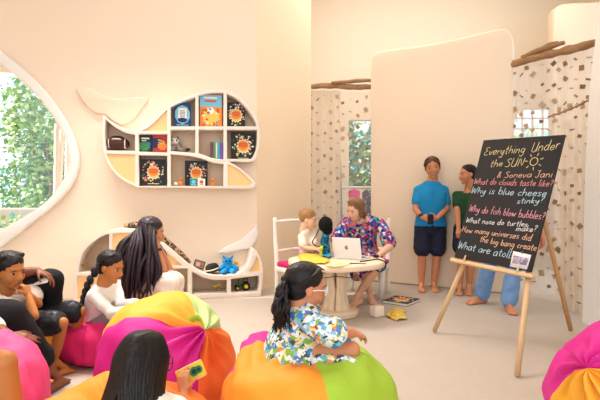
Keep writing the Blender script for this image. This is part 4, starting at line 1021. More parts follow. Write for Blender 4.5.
# ------------------------------------------------------------------ bean bags
def fab(name, hexc): return mat(name, hexc, .62, .12, 35, .04, 6)
FAB = dict(orange=fab('bag_orange', 'F59A2E'), magenta=fab('bag_magenta', 'D4258C'), yellow=fab('bag_yellow', 'F6AE38'), green=fab('bag_green', 'A3C53A'), pink=fab('bag_pink', 'F0558F'),
           deep=fab('bag_deep_orange', 'F2752A'), mint=fab('bag_mint', 'BFD68C'), hot=fab('bag_hot_pink', 'EA2A78'), cream=fab('bag_cream', 'F8DCA0'))
def ground_z(v, k=.05):
    return v if v > k else (0.0 if v < -k else (v + k) ** 2 / (4 * k))
def beanbag(label, cx, cy, R, H, axis, sectors, seed, dents=(), gath=.016, nfold=15, knot=True, rot=0., zc=None):
    root = empty('bean_bag', (cx, cy, 0), label, 'bean bag', 'bean bags on the floor')
    A = V(axis).normalized(); e1 = (V((1, 0, 0)) - A * A.x).normalized(); e2 = A.cross(e1)
    a_, b_ = R, H * .56
    def surf(th, ph):
        c, s = cos(ph), sin(ph)
        top = max(0., s)
        r = a_ * (max(c, 0) ** (.82 if s > 0 else .6)); h = b_ * s
        near = max(0., 1 - (r / (a_ * .75))) if s > 0 else 0
        fold = sin(nfold * th + 2.2 * noise.noise(V((cos(th) * 2, sin(th) * 2, seed))) + 3 * near)
        h += gath * fold * near * 1.2 * min(1, r / (.05)) + (.05 * exp(-(r / (.10)) ** 2) if knot and s > 0 else 0)
        p = e1 * cos(th) * r + e2 * sin(th) * r + A * h
        n = p.normalized()
        p += n * (.030 * noise.noise(p * 4.2 + V((seed, 0, 0))) + .012 * noise.noise(p * 11 + V((0, seed, 0))) + .011 * (1 - 2 * abs(noise.noise(V((p.x * 9, p.y * 9, p.z * 5)) + V((seed, seed, 0))))))
        z = p.z + (H * .5 if zc is None else zc)
        p = V((cx + p.x, cy + p.y, ground_z(z)))
        # fabric bulges where it meets the floor
        for dx, dy, dz, dr, dd in dents:
            q = exp(-(((p.x - dx) ** 2 + (p.y - dy) ** 2) / dr ** 2))
            if p.z > dz - dd: p.z = max(p.z - dd * q, min(p.z, .04))
        return p
    S = sorted(sectors, key=lambda t: t[0]); n = len(S)
    for i, (t0, fk) in enumerate(S):
        t1 = S[(i + 1) % n][0] + (360 if i == n - 1 else 0)
        t0, t1 = R_(t0 + rot), R_(t1 + rot); nu = max(6, int((t1 - t0) / R_(4.5))); nv = 46
        bm = NB(); g = []
        for a in range(nu + 1):
            col = []
            for b in range(nv + 1):
                ph = -pi / 2 + (pi * b / nv); ph = max(-pi / 2 + .02, min(pi / 2 - .0008, ph))
                p = surf(t0 + (t1 - t0) * a / nu, ph)
                col.append(bm.verts.new(p))
            g.append(col)
        cen = V((cx, cy, H * .45))
        # a stitched seam pulled slightly inwards along both edges
        for edge in (0, nu):
            for v in g[edge]:
                v.co = cen + (v.co - cen) * .985
        for a in range(nu):
            for b in range(nv):
                bm.faces.new((g[a][b], g[a + 1][b], g[a + 1][b + 1], g[a][b + 1]))
        mk('panel', bm, FAB[fk], root, label={'deep': 'deep orange', 'hot': 'hot pink'}.get(fk, fk) + ' fabric panel')
    return root, A

P3C = P(168, 352, 2.62)
bb, A3 = beanbag('big orange, magenta, yellow and green bean bag gathered in a knot, beside the cabinet', -.745, 2.64, .40, .54, (.66, -.42, .62),
    [(-70, 'deep'), (48, 'mint'), (112, 'yellow'), (180, 'magenta')], 3, gath=.03, nfold=13, zc=.235)
bm = NB(); t = V((-.745, 2.64, .235)) + A3 * .325
lock(bm, [t + V((-.03, 0, -.02)), t + V((-.06, .02, .05)), t + V((-.02, .03, .07)), t + V((.02, .0, .0))], [.03, .036, .03, .016], n=8, flat=.35); mk('carry_loop', bm, FAB['green'], bb, label='green fabric loop')
beanbag('orange and lime bean bag with a magenta back, under the girl in the flowered dress', .033, 2.12, .388, .50, (0, 0, 1),
    [(-78, 'green'), (62, 'magenta'), (172, 'orange')], 8, dents=((-.0, 2.12, .3, .2, .125), (-.25, 2.28, .3, .19, -.09)), gath=.014, knot=False)
beanbag('orange bean bag under the dark haired girl with her back turned', -.63, 1.62, .36, .50, (0, 0, 1),
    [(20, 'deep'), (100, 'orange'), (220, 'yellow'), (300, 'orange')], 13, dents=((-.56, 1.54, .2, .22, .24),), gath=.016, knot=False)
beanbag('hot pink bean bag under the girl with the long braid', -1.46, 3.42, .30, .32, (0, 0, 1),
    [(0, 'hot'), (90, 'pink'), (180, 'hot'), (270, 'hot')], 17, dents=((-1.46, 3.42, .2, .16, .10),), gath=.01, knot=False)
beanbag('yellow bean bag under the boy in black shorts', -1.95, 3.16, .30, .38, (0, 0, 1),
    [(0, 'yellow'), (90, 'cream'), (180, 'yellow'), (270, 'yellow')], 21, dents=((-1.98, 3.12, .2, .18, .10),), gath=.01, knot=False)
beanbag('pink bean bag cut off by the left edge, under the child with the bare knee', -1.50, 2.0, .37, .55, (0, 0, 1),
    [(0, 'pink'), (120, 'hot'), (240, 'pink')], 25, dents=((-1.46, 1.9, .2, .2, .12),), gath=.016, knot=False)
beanbag('orange bean bag at the left edge, under the adult in black trousers', -2.42, 2.66, .33, .42, (0, 0, 1),
    [(0, 'orange'), (120, 'yellow'), (240, 'orange')], 27, dents=((-2.38, 2.66, .2, .2, .12),), gath=.01, knot=False)
def polar(A, d):
    A = V(A).normalized(); e1 = (V((1, 0, 0)) - A * A.x).normalized(); e2 = A.cross(e1); d = V(d); return math.degrees(math.atan2(d.dot(e2), d.dot(e1)))
Y0, Y1 = polar((-.86, -.25, .45), (-.2, .35, -1)), polar((-.86, -.25, .45), (.55, -.8, .22))
if Y1 < Y0: Y1 += 360
Y0 -= 28; Y1 += 12
bb, A4 = beanbag('magenta and yellow bean bag cut off by the right edge, beside the easel', 1.49, 2.0, .39, .62, (-.84, -.3, .60),
    [(Y0, 'yellow'), (Y1, 'magenta'), (Y1 + 70, 'magenta'), (Y1 + 130, 'magenta')], 31, gath=.03, nfold=11, zc=.235)
beanbag('low lime and pink bean bag under the long haired woman in white trousers', -1.5, 4.13, .36, .34, (0, 0, 1),
    [(0, 'mint'), (120, 'hot'), (240, 'mint')], 35, dents=((-1.46, 4.08, .2, .2, .12),), gath=.01, knot=False)
# ------------------------------------------------------------------ people
SKIN = {k: mat('skin_' + k, v, .5, .05, 60, .05, 10, sss=.0) for k, v in dict(brown='BC7742', dark='87523A', tan='CC8862', fair='E3B193', light='EBBE9F').items()}
HAIR = {k: mat('hair_' + k, v, .45, .25, 60, .2, 25) for k, v in dict(black='1A1415', dark='30232A', brown='5A3D2A', blond='7F5A38', sandy='A47A4C').items()}
EYE = [mat('eye_white', 'CDBFB6', .4), mat('eye_iris', '24150F', .2)]
LIP = mat('lips', 'B4655A', .5); LIPD = mat('lips_dark', '8A4A40', .5)
Z = V((0, 0, 1))
def fw(deg): return V((cos(R_(deg)), sin(R_(deg)), 0))
def lf(deg): return V((-sin(R_(deg)), cos(R_(deg)), 0))

class Person:
    """joints are given in world coordinates; k scales limb thickness (1 = adult)"""
    def __init__(s, label, base, k, skin, voxel=.007, group=None, name='person'):
        s.root = empty(name, base, label, 'person', group); s.k = k; s.skin = SKIN[skin]; s.dark = skin in ('brown', 'dark'); s.bm = NB(); s.vox = voxel; s.limbs = {}; s.noarm = False
    # torso frames
    def torso(s, pel, che, nec, hip=0., sh=None, w=1.):
        s.pel, s.che, s.nec = V(pel), V(che), V(nec); s.hip = hip; s.sh = hip if sh is None else sh; s.w = w; k = s.k
        up = (s.nec - s.che).normalized()
        s.up = up; s.lS = (lf(s.sh) - up * lf(s.sh).dot(up)).normalized(); s.fS = s.lS.cross(up)
        if s.fS.dot(fw(s.sh)) < 0: s.fS = -s.fS
        s.shoulder = {d: s.che + up * .115 * k + s.lS * (.168 * k * w * (1 if d == 'L' else -1)) for d in 'LR'}
        s.hipj = {d: s.pel + lf(s.hip) * (.088 * k * w * (1 if d == 'L' else -1)) for d in 'LR'}
        loft(s.bm, s.torso_rings(0.)); ell(s.bm, s.pel, (.15 * k * w, .12 * k, .1 * k), rot=Matrix((lf(s.hip), fw(s.hip), Z)).transposed())
        cap(s.bm, s.nec - up * .03 * k, s.nec + up * .07 * k, .052 * k, .047 * k)
    def torso_rings(s, off, t0=0., t1=1., belly=0.):
        k, w = s.k, s.w; P_, C, N = s.pel, s.che, s.nec; lh, fh = lf(s.hip), fw(s.hip); lS, fS = s.lS, s.fS
        up1 = (C - P_).normalized()
        def mixv(a, b, t): return (a * (1 - t) + b * t).normalized()
        rr = [(P_ - up1 * .10 * k, lh, fh, .13, .10), (P_, lh, fh, .163, .115), (P_.lerp(C, .45) + fS * .0, mixv(lh, lS, .45), mixv(fh, fS, .45), .138, .10 + belly),
              (C, lS, fS, .158, .113), (C + s.up * .07 * k, lS, fS, .165, .105), (C + s.up * .135 * k, lS, fS, .140, .075), (N - s.up * .015 * k, lS, fS, .075, .062), (N + s.up * .02 * k, lS, fS, .054, .054)]
        n = len(rr) - 1
        rr = [r for i, r in enumerate(rr) if t0 - 1e-6 <= i / n <= t1 + 1e-6]
        return [(c, a, b, x * k * (w if x > .08 else 1) + off, y * k + off) for c, a, b, x, y in rr]
    def arm(s, side, elb, wri, hdir=None, n=None, curl=35, hs=None, thumb=None, spread=.0, fat=1.):
        k = s.k * fat; S_ = s.shoulder[side]; E, W = V(elb), V(wri)
        cap(s.bm, S_, E, .052 * k, .040 * k, bulge=.002 * k); cap(s.bm, E, W, .040 * k, .026 * k, bulge=.004 * k)
        ell(s.bm, S_, (.055 * k, .053 * k, .055 * k))
        s.limbs['arm' + side] = (S_, E, W); cap(s.bm, s.nec - s.up * .035 * s.k, S_, .042 * s.k, .046 * s.k)
        d = V(hdir).normalized() if hdir is not None else (W - E).normalized()
        nn = V(n).normalized() if n is not None else V((0, 0, -1))
        nn = (nn - d * nn.dot(d)).normalized()
        s.hand(W, d, nn, side, curl, hs or .185 * s.k, spread, thumb)
    def hand(s, W, d, n, side, curl, hs, spread, thumb):
        lat = d.cross(n)
        # the thumb's side: palm normal n, fingers d
        if side == 'L': lat = -lat
        if thumb is not None and lat.dot(V(thumb)) < 0: lat = -lat
        loft(s.bm, [(W - d * .02 * hs, lat, n, .13 * hs, .1 * hs), (W + d * .12 * hs, lat, n, .17 * hs, .1 * hs), (W + d * .34 * hs, lat, n, .225 * hs, .09 * hs), (W + d * .5 * hs, lat, n, .215 * hs, .075 * hs)], 14)
        r = max(.043 * hs, s.vox * .95)
        for i, L in enumerate((.40, .45, .42, .34)):
            p = W + d * (.46 - .02 * abs(i - 1)) * hs + lat * (.165 - .11 * i) * hs; dd = (d + lat * (.16 - .11 * i) * (.6 + spread)).normalized(); ax = n
            a = 0
            for j, q in enumerate((.42, .32, .26)):
                a += R_(curl) * (.7, 1., .8)[j] * (1 + .1 * i)
                e = dd * cos(a) + n * sin(a); p2 = p + e * L * q * hs; cap(s.bm, p, p2, r * (1 - .08 * j), r * (.95 - .1 * j), 8); p = p2
        p = W + d * .12 * hs + lat * .16 * hs + n * .02 * hs; e = (d * .62 + lat * .62 + n * .25).normalized()
        p2 = p + e * .24 * hs; cap(s.bm, p, p2, r * 1.35, r * 1.1, 8); e2 = (d * .8 + lat * .2 + n * (.3 + curl / 90)).normalized(); cap(s.bm, p2, p2 + e2 * .2 * hs, r * 1.1, r * .95, 8)
    def leg(s, side, kne, ank, toe=None, foot=True, fat=1.):
        k = s.k * fat; H_, K, A = s.hipj[side], V(kne), V(ank)
        cap(s.bm, H_, K, .083 * k, .054 * k, bulge=.006 * k)
        t = (A - K); 
        cap(s.bm, K, A, .05 * k, .034 * k, bulge=.009 * k); s.limbs['leg' + side] = (H_, K, A)
        if foot and toe is not None: s.foot(A, V(toe))
    def foot(s, A, toe):
        k = s.k; d = (toe - A); d.z = 0; d.normalize(); lat = V((-d.y, d.x, 0)); gz = toe.z
        heel = V((A.x, A.y, gz)) - d * .035 * k + Z * .032 * k
        ball = V((A.x, A.y, gz)) + d * .135 * k + Z * .022 * k
        cap(s.bm, A, heel + Z * .0, .036 * k, .034 * k)
        for o in (-.02, .0, .02): cap(s.bm, heel + lat * o * .5 * k, ball + lat * o * 1.1 * k, .031 * k, .023 * k)
        cap(s.bm, A + Z * -.005, ball + Z * .008 * k, .035 * k, .022 * k)
        r = max(.0125 * k, s.vox * .9)
        for i in range(5):
            b = ball + lat * (.034 - .017 * i) * k; cap(s.bm, b, b + d * (.062 - .007 * abs(i - 1.2)) * k - Z * .008 * k, r * 1.1, r, 8)
    def head(s, c, yaw, pitch=0., roll=0., hh=.225, fatf=1.):
        """local frame: x right, y forward, z up, head height 1"""
        f = fw(yaw); r = -lf(yaw); z = Z.copy(); R = Matrix((r, f, z)).transposed()
        R = R @ Matrix.Rotation(R_(-pitch), 3, 'X') @ Matrix.Rotation(R_(roll), 3, 'Y')
        s.M = Matrix.Translation(V(c)) @ R.to_4x4() @ Matrix.Scale(hh, 4); s.hh = hh; s.R3 = R; s.hc = V(c)
        b = NB()
        for cc, rr in (((0, -.06, .14), (.335, .42, .36)), ((0, .09, -.08), (.29 * fatf, .31, .36)), ((0, .12, -.30), (.20 * fatf, .22, .17)), ((0, .26, -.42), (.10, .09, .075)),
                       ((.15, .23, -.13), (.12 * fatf, .12, .13)), ((-.15, .23, -.13), (.12 * fatf, .12, .13)), ((0, .29, .11), (.21, .09, .07)), ((0, .385, -.255), (.10, .05, .05))): ell(b, cc, rr)
        cap(b, (0, .36, .02), (0, .455, -.125), .032, .052)
        for x in (-1, 1):
            ell(b, (.045 * x, .41, -.145), (.042, .045, .035)); ell(b, (.335 * x, -.03, -.04), (.035, .085, .12), rot=Matrix.Rotation(R_(-14 * x), 3, 'Z'))
        cap(b, (0, -.08, -.15), (0, -.12, -.62), .235, .22)
        join(s.bm, b, None, s.M)
        for x in (-1, 1):
            b = NB(); ell(b, (0, 0, 0), (.062, .05, .030), u=16, v=12)
            for fc in b.faces:
                q = fc.calc_center_median(); fc.material_index = 1 if (q.y > 0 and abs(q.x) < .040) else 0
            b.transform(s.M @ Matrix.Translation((.145 * x, .318, .005))); mk('eye', b, EYE, s.root)
            b = NB(); lock(b, [s.M @ V(p) for p in ((.06 * x, .375, .075), (.14 * x, .372, .1), (.225 * x, .30, .07))], [.010 * hh, .02 * hh, .008 * hh], n=6); s.brow = b; mk('eyebrow', b, HAIR['dark'], s.root)
        b = NB(); ell(b, (0, .422, -.232), (.088, .022, .016)); ell(b, (0, .42, -.268), (.075, .025, .02)); b.transform(s.M); mk('lips', b, LIPD if s.dark else LIP, s.root)
    def done(s):
        mk('body', fuse(s.bm, s.vox, 3, .45), s.skin, s.root)
    # ---------------- clothes
    def shirt(s, m, sleeve=.5, off=.012, name='shirt', t0=.14, t1=.87, seed=0., amp=.004, loose=.0, hem=None, extra=None, cuff=.012):
        b = NB(); rr = s.torso_rings(off, t0, t1); k = s.k
        rr = [(c, a, d, x + loose * max(0, 1 - i / 3), y + loose * max(0, 1 - i / 3)) for i, (c, a, d, x, y) in enumerate(rr)]
        if hem is not None: rr = hem(rr) + rr
        loft(b, rr)
        for side in 'LR':
            L_ = s.limbs.get('arm' + side)
            if not L_: continue
            S_, E, W = L_
            cap(b, s.nec - s.up * .045 * k, S_, .045 * k + off, .049 * k + off * .7)
            if sleeve <= 1: cap(b, S_, S_.lerp(E, sleeve), .052 * k + off * .6, .043 * k + off * .6 + cuff)
            else:
                cap(b, S_, E, .052 * k + off * .7, .043 * k + off * .7); cap(b, E, E.lerp(W, sleeve - 1), .044 * k + off, .03 * k + off + cuff * .4)
            ell(b, S_, (.056 * k + off * .6,) * 3)
        if extra: extra(b)
        me = fuse(b, max(.008, .009 * k), 8); wrinkle(me, amp, 13, seed, (1, 1, .7))
        return mk(name, me, m, s.root)
    def pants(s, m, frac=.5, off=.012, name='shorts', seed=0., amp=.005, flare=.01, top=True):
        """frac counted along thigh (0..1) and shin (1..2)"""
        b = NB(); k = s.k
        if top: loft(b, s.torso_rings(off + .004, 0, .28))
        ell(b, s.pel, (.163 * k * s.w + off, .125 * k + off, .11 * k + off), rot=Matrix((lf(s.hip), fw(s.hip), Z)).transposed())
        for side in 'LR':
            L_ = s.limbs.get('leg' + side)
            if not L_: continue
            H_, K, A = L_
            if frac <= 1: cap(b, H_, H_.lerp(K, frac), .092 * k + off, .068 * k + off + flare)
            else:
                cap(b, H_, K, .09 * k + off, .06 * k + off); cap(b, K, K.lerp(A, frac - 1), .058 * k + off, .042 * k + off + flare)
        me = fuse(b, max(.008, .009 * k), 4); wrinkle(me, amp, 11, seed)
        return mk(name, me, m, s.root)
    # ---------------- hair
    def hair_cap(s, m, parts, voxel=None, amp=.0, scale=30, name='hair', locks=None, seed=0, it=2):
        b = NB()
        for p in parts:
            c, r = p[:2]; ell(b, c, r, rot=(Matrix.Rotation(R_(p[2]), 3, 'X') if len(p) > 2 else None), u=20, v=14)
        b.transform(s.M); me = fuse(b, voxel or max(.006, s.hh * .03), it)
        if amp: wrinkle(me, amp, scale, seed, (1, 1, .35))
        b = NB(); b.from_mesh(me); bpy.data.meshes.remove(me)
        if locks: locks(b)
        return mk(name, b, m, s.root)
    def hp(s, *p): return s.M @ V(p)
CAP = [((0, -.11, .19), (.365, .43, .352), 8), ((0, -.2, -.02), (.31, .30, .34))]
def strand_set(s, b, n, seed, path, r=.03, per=5):
    rnd = random.Random(seed)
    for i in range(n):
        pts = path(rnd, i, n); lock(b, [s.hp(*p) for p in pts], [r * s.hh * q for q in ([.6] + [1.] * (len(pts) - 2) + [.15])], per=per, n=5, flat=.55)

def cloth(name, hexc, rough=.85): return mat('cloth_' + name, hexc, rough, .15, 90, .05, 8)
CL = dict(polo=cloth('polo', '1E8CC4'), navy=cloth('navy', '23263A'), green=cloth('green', '1F4A2C'), jean=cloth('jean', '7CA4D8'), cream=cloth('cream', 'F0E4D2'), white=cloth('white', 'F1EBE3'), black=cloth('black', '18181C'),
          grey=cloth('grey', '8F8588'), ivory=cloth('ivory', 'EEE0D0'), blackshiny=mat('shorts_black', '202126', .45, .3, 40), tshirt=cloth('teal', '2A6F7F'))
FLORAL = cell_mat('floral_dress', ['2A3F9E', 'C9355B', 'E0A08C', '3C7CC4', 'EBD2B8', '7C2F7A', '1E2C6E', '3456B0', 'DE7A4A', '3FA394', 'CC5A80', '26357E'], 36, .75, .03)
FLORALG = cell_mat('floral_girl', ['E9EEF0', '8FC3E2', '6FB4C8', '3C86C4', 'DCE9F0', '8DB850', 'F1F0EC', 'E08A50', '5C86C0', 'F0DF86', 'F1F0EC', '4A5A48'], 52, .75, .05)

# --- 1. woman in the blue polo, standing against the panel
D = 5.97
p = Person('woman in a bright blue polo shirt and navy shorts, standing barefoot with hands clasped', V((P(430, 288, D).x, D, 0)), .97, 'tan')
p.torso(P(430.5, 226, D), P(431, 198, D - .02), P(431.7, 180.5, D - .01), -95, -95, 1.12)
p.shoulder['R'] = P(418.5, 190.5, D); p.shoulder['L'] = P(443.5, 190.5, D)
p.leg('R', P(422, 255, D - .03), P(421.5, 282, D), V((P(420, 0, D).x - .03, D - .2, 0)), fat=1.05); p.leg('L', P(437, 255, D - .03), P(434, 282.5, D), V((P(433, 0, D).x - .03, D - .2, 0)), fat=1.05)
p.arm('R', P(415.5, 209, D - .06), P(421.5, 217, D - .24), P(430, 219.5, D - .26) - P(421, 217, D - .24), (0.1, .8, -.3), 40, thumb=(0, -.2, 1))
p.arm('L', P(447, 209, D - .06), P(437, 218, D - .24), P(428, 219, D - .27) - P(437, 218, D - .24), (0, 1, .2), 45, thumb=(0, -.2, 1))
p.head(P(432.5, 167.3, D - .04), -103, 10, 6, .262, 1.14); p.done()
b = NB(); lock(b, [p.hp(-.10, .405, -.225), p.hp(-.05, .432, -.25), p.hp(.05, .432, -.25), p.hp(.10, .405, -.225)], [.001, .0045, .0045, .001], n=6); mk('teeth', b, CL['white'], p.root, label='smile')
p.shirt(CL['polo'], .62, .016, 'polo_shirt', seed=1, loose=.012)
b = NB(); tube(b, [p.nec + p.lS * (.058 * cos(t)) + p.fS * (.06 * sin(t)) - Z * (.012 + .02 * max(0, sin(t))) for t in [2 * pi * i / 24 for i in range(25)]], .013, n=8); mk('collar', b, CL['polo'], p.root)
b = NB(); box(b, p.che + p.fS * .128 + Z * .06, (.03, .012, .11), bevel=.004); mk('placket', b, CL['polo'], p.root)
p.pants(CL['navy'], .78, .016, 'shorts', 2, flare=.026)
b = NB(); c0 = p.limbs['armR'][2].lerp(p.limbs['armR'][1], .12); a0 = (p.limbs['armR'][2] - p.limbs['armR'][1]).normalized(); x0 = a0.orthogonal().normalized(); y0 = a0.cross(x0)
loft(b, [(c0 + a0 * o, x0, y0, .034, .034) for o in (-.014, .014)], 16, p=2); ell(b, c0 - V((0, .03, 0)), (.022, .012, .022)); mk('wristwatch', fuse(b, .005, 1), DK, p.root, label='black wristwatch')
b = NB(); box(b, P(430.5, 219.5, D - .33), (.07, .02, .12), bevel=.005); single('phone', b, DK, P(430.5, 219.5, D - .33), 'black phone held in the clasped hands of the woman in blue', 'phone')
def lk(b):
    strand_set(p, b, 34, 2, lambda r, i, n: [((t := (i / n - .5) * 2) * .03 + .02, .16, .47), (t * .27, .14, .42), (t * .385 + .02 * r.random(), -.1, .12), (t * .22, -.40, -.08)], .026)
    for sx in (-1, 1): lock(b, [p.hp(.1 * sx, .32, .36), p.hp(.31 * sx, .2, .2), p.hp(.345 * sx, .06, -.1)], [.01, .016, .006], n=6)
p.hair_cap(HAIR['brown'], CAP + [((.05, -.46, -.05), (.13, .14, .16))], locks=lk, amp=.003, seed=1)

# --- 2. woman in green, in profile, half hidden by the chalkboard
D = 5.74
p = Person('dark haired woman in a green shirt, in profile, half hidden behind the chalkboard', V((P(466, 292, D).x, D, 0)), .92, 'tan')
p.torso(P(468, 229, D), P(468.5, 204, D), P(468.5, 192, D), -140, -140)
p.leg('R', P(461, 258, D - .02), P(460, 284, D), V((P(455, 0, D).x - .03, D - .2, 0))); p.leg('L', P(471, 258, D), P(469, 285, D), V((P(464, 0, D).x - .03, D - .22, 0)))
p.arm('R', P(457.5, 213, D - .03), P(458.5, 228, D - .12), curl=25); p.arm('L', P(481, 213, D), P(480, 230, D - .1), curl=25)
p.head(P(467.5, 174.5, D - .02), -172, 3, 0, .235); p.done()
p.shirt(CL['green'], .55, .013, 'shirt', seed=4); p.pants(CL['navy'], .62, .018, 'shorts', 5, flare=.025)
def lk(b): strand_set(p, b, 30, 3, lambda r, i, n: [((t := (i / n - .5) * 2) * .03, .16, .47), (t * .27, .1, .44), (t * .385, -.16, .15), (t * .14, -.44, .02)], .026)
p.hair_cap(HAIR['black'], CAP + [((0, -.52, .02), (.17, .16, .17))], locks=lk, seed=2)

# --- 3. man standing behind the chalkboard
D = 4.86
p = Person('person in light blue jeans standing barefoot behind the chalkboard', V((P(505, 312, D).x, D, 0)), 1.04, 'tan')
X0 = P(505, 200, D).x
p.torso((X0, D, .93), (X0, D, 1.30), (X0, D, 1.50), -100, -100)
p.leg('R', (X0 - .11, D + .12, .5), (X0 - .11, D + .34, .085), (X0 - .30, D + .26, 0)); p.leg('L', (X0 + .08, D - .04, .5), (X0 + .03, D - .02, .085), (X0 - .02, D - .26, 0))
p.arm('R', (X0 - .24, D, 1.13), (X0 - .2, D - .12, .9)); p.arm('L', (X0 + .26, D + .03, 1.10), P(542, 236, D - .08), (.0, -.2, -1), (-1, 0, 0), 30)
p.head((X0, D - .02, 1.655), -100, 5, 0, .245); p.done()
p.shirt(CL['tshirt'], .55, .013, 'shirt', seed=7); p.pants(CL['jean'], 1.93, .016, 'jeans', 8, .007, flare=.022)
p.hair_cap(HAIR['dark'], [((0, -.08, .19), (.365, .43, .345), 6), ((0, -.2, .02), (.32, .29, .28))], seed=3, amp=.003)

# --- 4. woman in the floral dress at the table
D = 5.45
p = Person('woman in a bright floral dress sitting at the table behind the laptop', V((.74, 5.6, 0)), .98, 'fair')
p.torso((.76, 5.62, .50), (.70, 5.40, .82), (.66, 5.31, 1.0), -115, -112, 1.1)
p.shoulder['L'] = P(380.5, 224.5, 5.33); p.shoulder['R'] = P(346, 223, 5.38)
p.leg('L', (.86, 5.12, .43), P(358.5, 293, 5.12), V((P(351, 303, 5.0).x, 4.97, 0))); p.leg('R', (.66, 5.10, .44), P(370, 294, 5.30), V((P(374.5, 300, 5.1).x, 5.10, 0)))
p.arm('L', P(390.5, 246, 5.16), P(379.5, 254.5, 4.90), P(374, 257, 4.76) - P(379.5, 254.5, 4.90), (0, -.2, -1), 22, fat=1.12)
p.arm('R', P(336.5, 240, 5.18), P(334.5, 250, 4.98), (-.1, -.5, -.1), (-.2, 0, -1), 30)
hcx = P(355.5, 209.5, 5.22)
p.head(hcx, -146, 20, -8, .235, 1.08); p.done()
def skirt(b):
    cap(b, p.pel, V((.86, 5.14, .45)), .135, .095); cap(b, p.pel, V((.66, 5.12, .46)), .135, .095)
    cap(b, (.84, 5.14, .43), (.66, 5.12, .42), .085, .085); cap(b, (.66, 5.12, .42), (.62, 5.13, .33), .07, .07)
p.shirt(FLORAL, .85, .018, 'dress', t0=0., t1=.75, seed=11, amp=.006, extra=skirt, cuff=.028, loose=.01)
b = NB(); tube(b, [p.nec + V((0, 0, .03)) + p.lS * x - V((0, .09 + .1 * (.07 - abs(x)), (.07 - abs(x)) * 1.6)) for x in (-.07, -.035, 0, .035, .07)], .006, n=6); mk('neckline', b, FLORAL, p.root)
def lk(b):
    strand_set(p, b, 44, 5, lambda r, i, n: [((t := (i / n - .5) * 2) * .05, .17, .47), (t * .30, .13, .41), (t * .42, -.05, .05), (t * .40, -.14 - .1 * r.random(), -.30), (t * .30, -.2 - .1 * r.random(), -.55 - .12 * r.random())], .034)
p.hair_cap(HAIR['blond'], CAP + [((0, -.24, -.22), (.33, .24, .36)), ((.3, -.08, -.1), (.1, .2, .3)), ((-.3, -.08, -.1), (.1, .2, .3))], locks=lk, amp=.003, seed=4)

# --- 5. small boy at the table
p = Person('small sandy haired boy in a cream shirt, sitting at the table facing the microphone', V((.06, 5.25, 0)), .56, 'light', .006)
pe = V((.09, 5.30, .53)); ch = P(306.5, 240, 5.22); ne = P(307.5, 227, 5.18)
p.torso(pe, ch, ne, -48, -35, 1.12)
p.leg('L', (.30, 5.13, .48), (.31, 5.13, .28), (.36, 5.05, .20)); p.leg('R', (.20, 5.05, .48), (.22, 5.04, .28), (.28, 4.96, .20))
p.arm('R', P(303.5, 247, 5.06), P(316.5, 249.2, 4.90), P(321, 249, 4.86) - P(316.5, 249, 4.90), (.2, .6, -.4), 40, .095, thumb=(0, 0, 1))
p.arm('L', P(313.5, 247, 5.10), P(319.5, 246.6, 4.93), (.3, -.4, .2), (.2, .5, -.5), 40, .095, thumb=(0, 0, 1))
p.head(P(308.5, 219.5, 5.16), -12, 14, 4, .222, 1.1); p.done()
p.shirt(CL['cream'], .72, .012, 'shirt', t0=0., seed=13, amp=.003, cuff=.016); p.pants(CL['grey'], .9, .01, 'shorts', 14)
def lk(b): strand_set(p, b, 40, 6, lambda r, i, n: [((t := (i / n - .5) * 2) * .1, -.1, .54), (t * .28, .14, .46), (t * .32 + .04 * r.random(), .26 - .2 * abs(t), .37 - .05 * r.random())], .034)
p.hair_cap(HAIR['sandy'], [((0, -.11, .2), (.365, .43, .345), 8), ((0, -.22, .04), (.31, .27, .24))], locks=lk, amp=.003, seed=5)

# --- 6. long haired woman by the low cabinet
D = 4.0
p = Person('woman with very long dark wavy hair and white trousers, chin resting on her hand', V((P(135, 300, D).x, D, 0)), .95, 'tan')
p.torso(P(129, 289, 4.1), P(140, 260, 4.02), P(147, 245, 3.98), 2, 5)
p.leg('R', P(168, 284, 3.78), P(165, 325, 3.80), P(175, 334, 3.72) * 1., fat=1.05); p.leg('L', P(173, 281, 4.02), P(172, 318, 4.06), V((P(184, 0, 4.0).x, 4.0, .0)), fat=1.05)
p.arm('R', P(163, 271, 3.86), P(157.5, 248.5, 3.90), (-.15, .2, .5), (-.6, .6, .2), 35, thumb=(0, -1, 0)); p.arm('L', P(169, 270, 4.06), P(160.5, 250, 4.02), (-.3, -.3, .6), (-.7, -.3, .2), 40)
p.head(P(152, 231.5, 3.95), 22, 12, 0, .235); p.done()
p.shirt(mat('cloth_dotted_dark', '2A2730', .8), .5, .014, 'top', seed=17); p.pants(CL['ivory'], 1.95, .03, 'trousers', 18, .012, flare=.02)
b = NB(); c0 = p.limbs['armR'][2].lerp(p.limbs['armR'][1], .08); a0 = (p.limbs['armR'][2] - p.limbs['armR'][1]).normalized(); x0 = a0.orthogonal().normalized(); y0 = a0.cross(x0)
loft(b, [(c0 + a0 * o, x0, y0, .034, .034) for o in (-.01, .01)], 16, p=2); mk('bracelet', b, DK, p.root, label='dark bracelet')
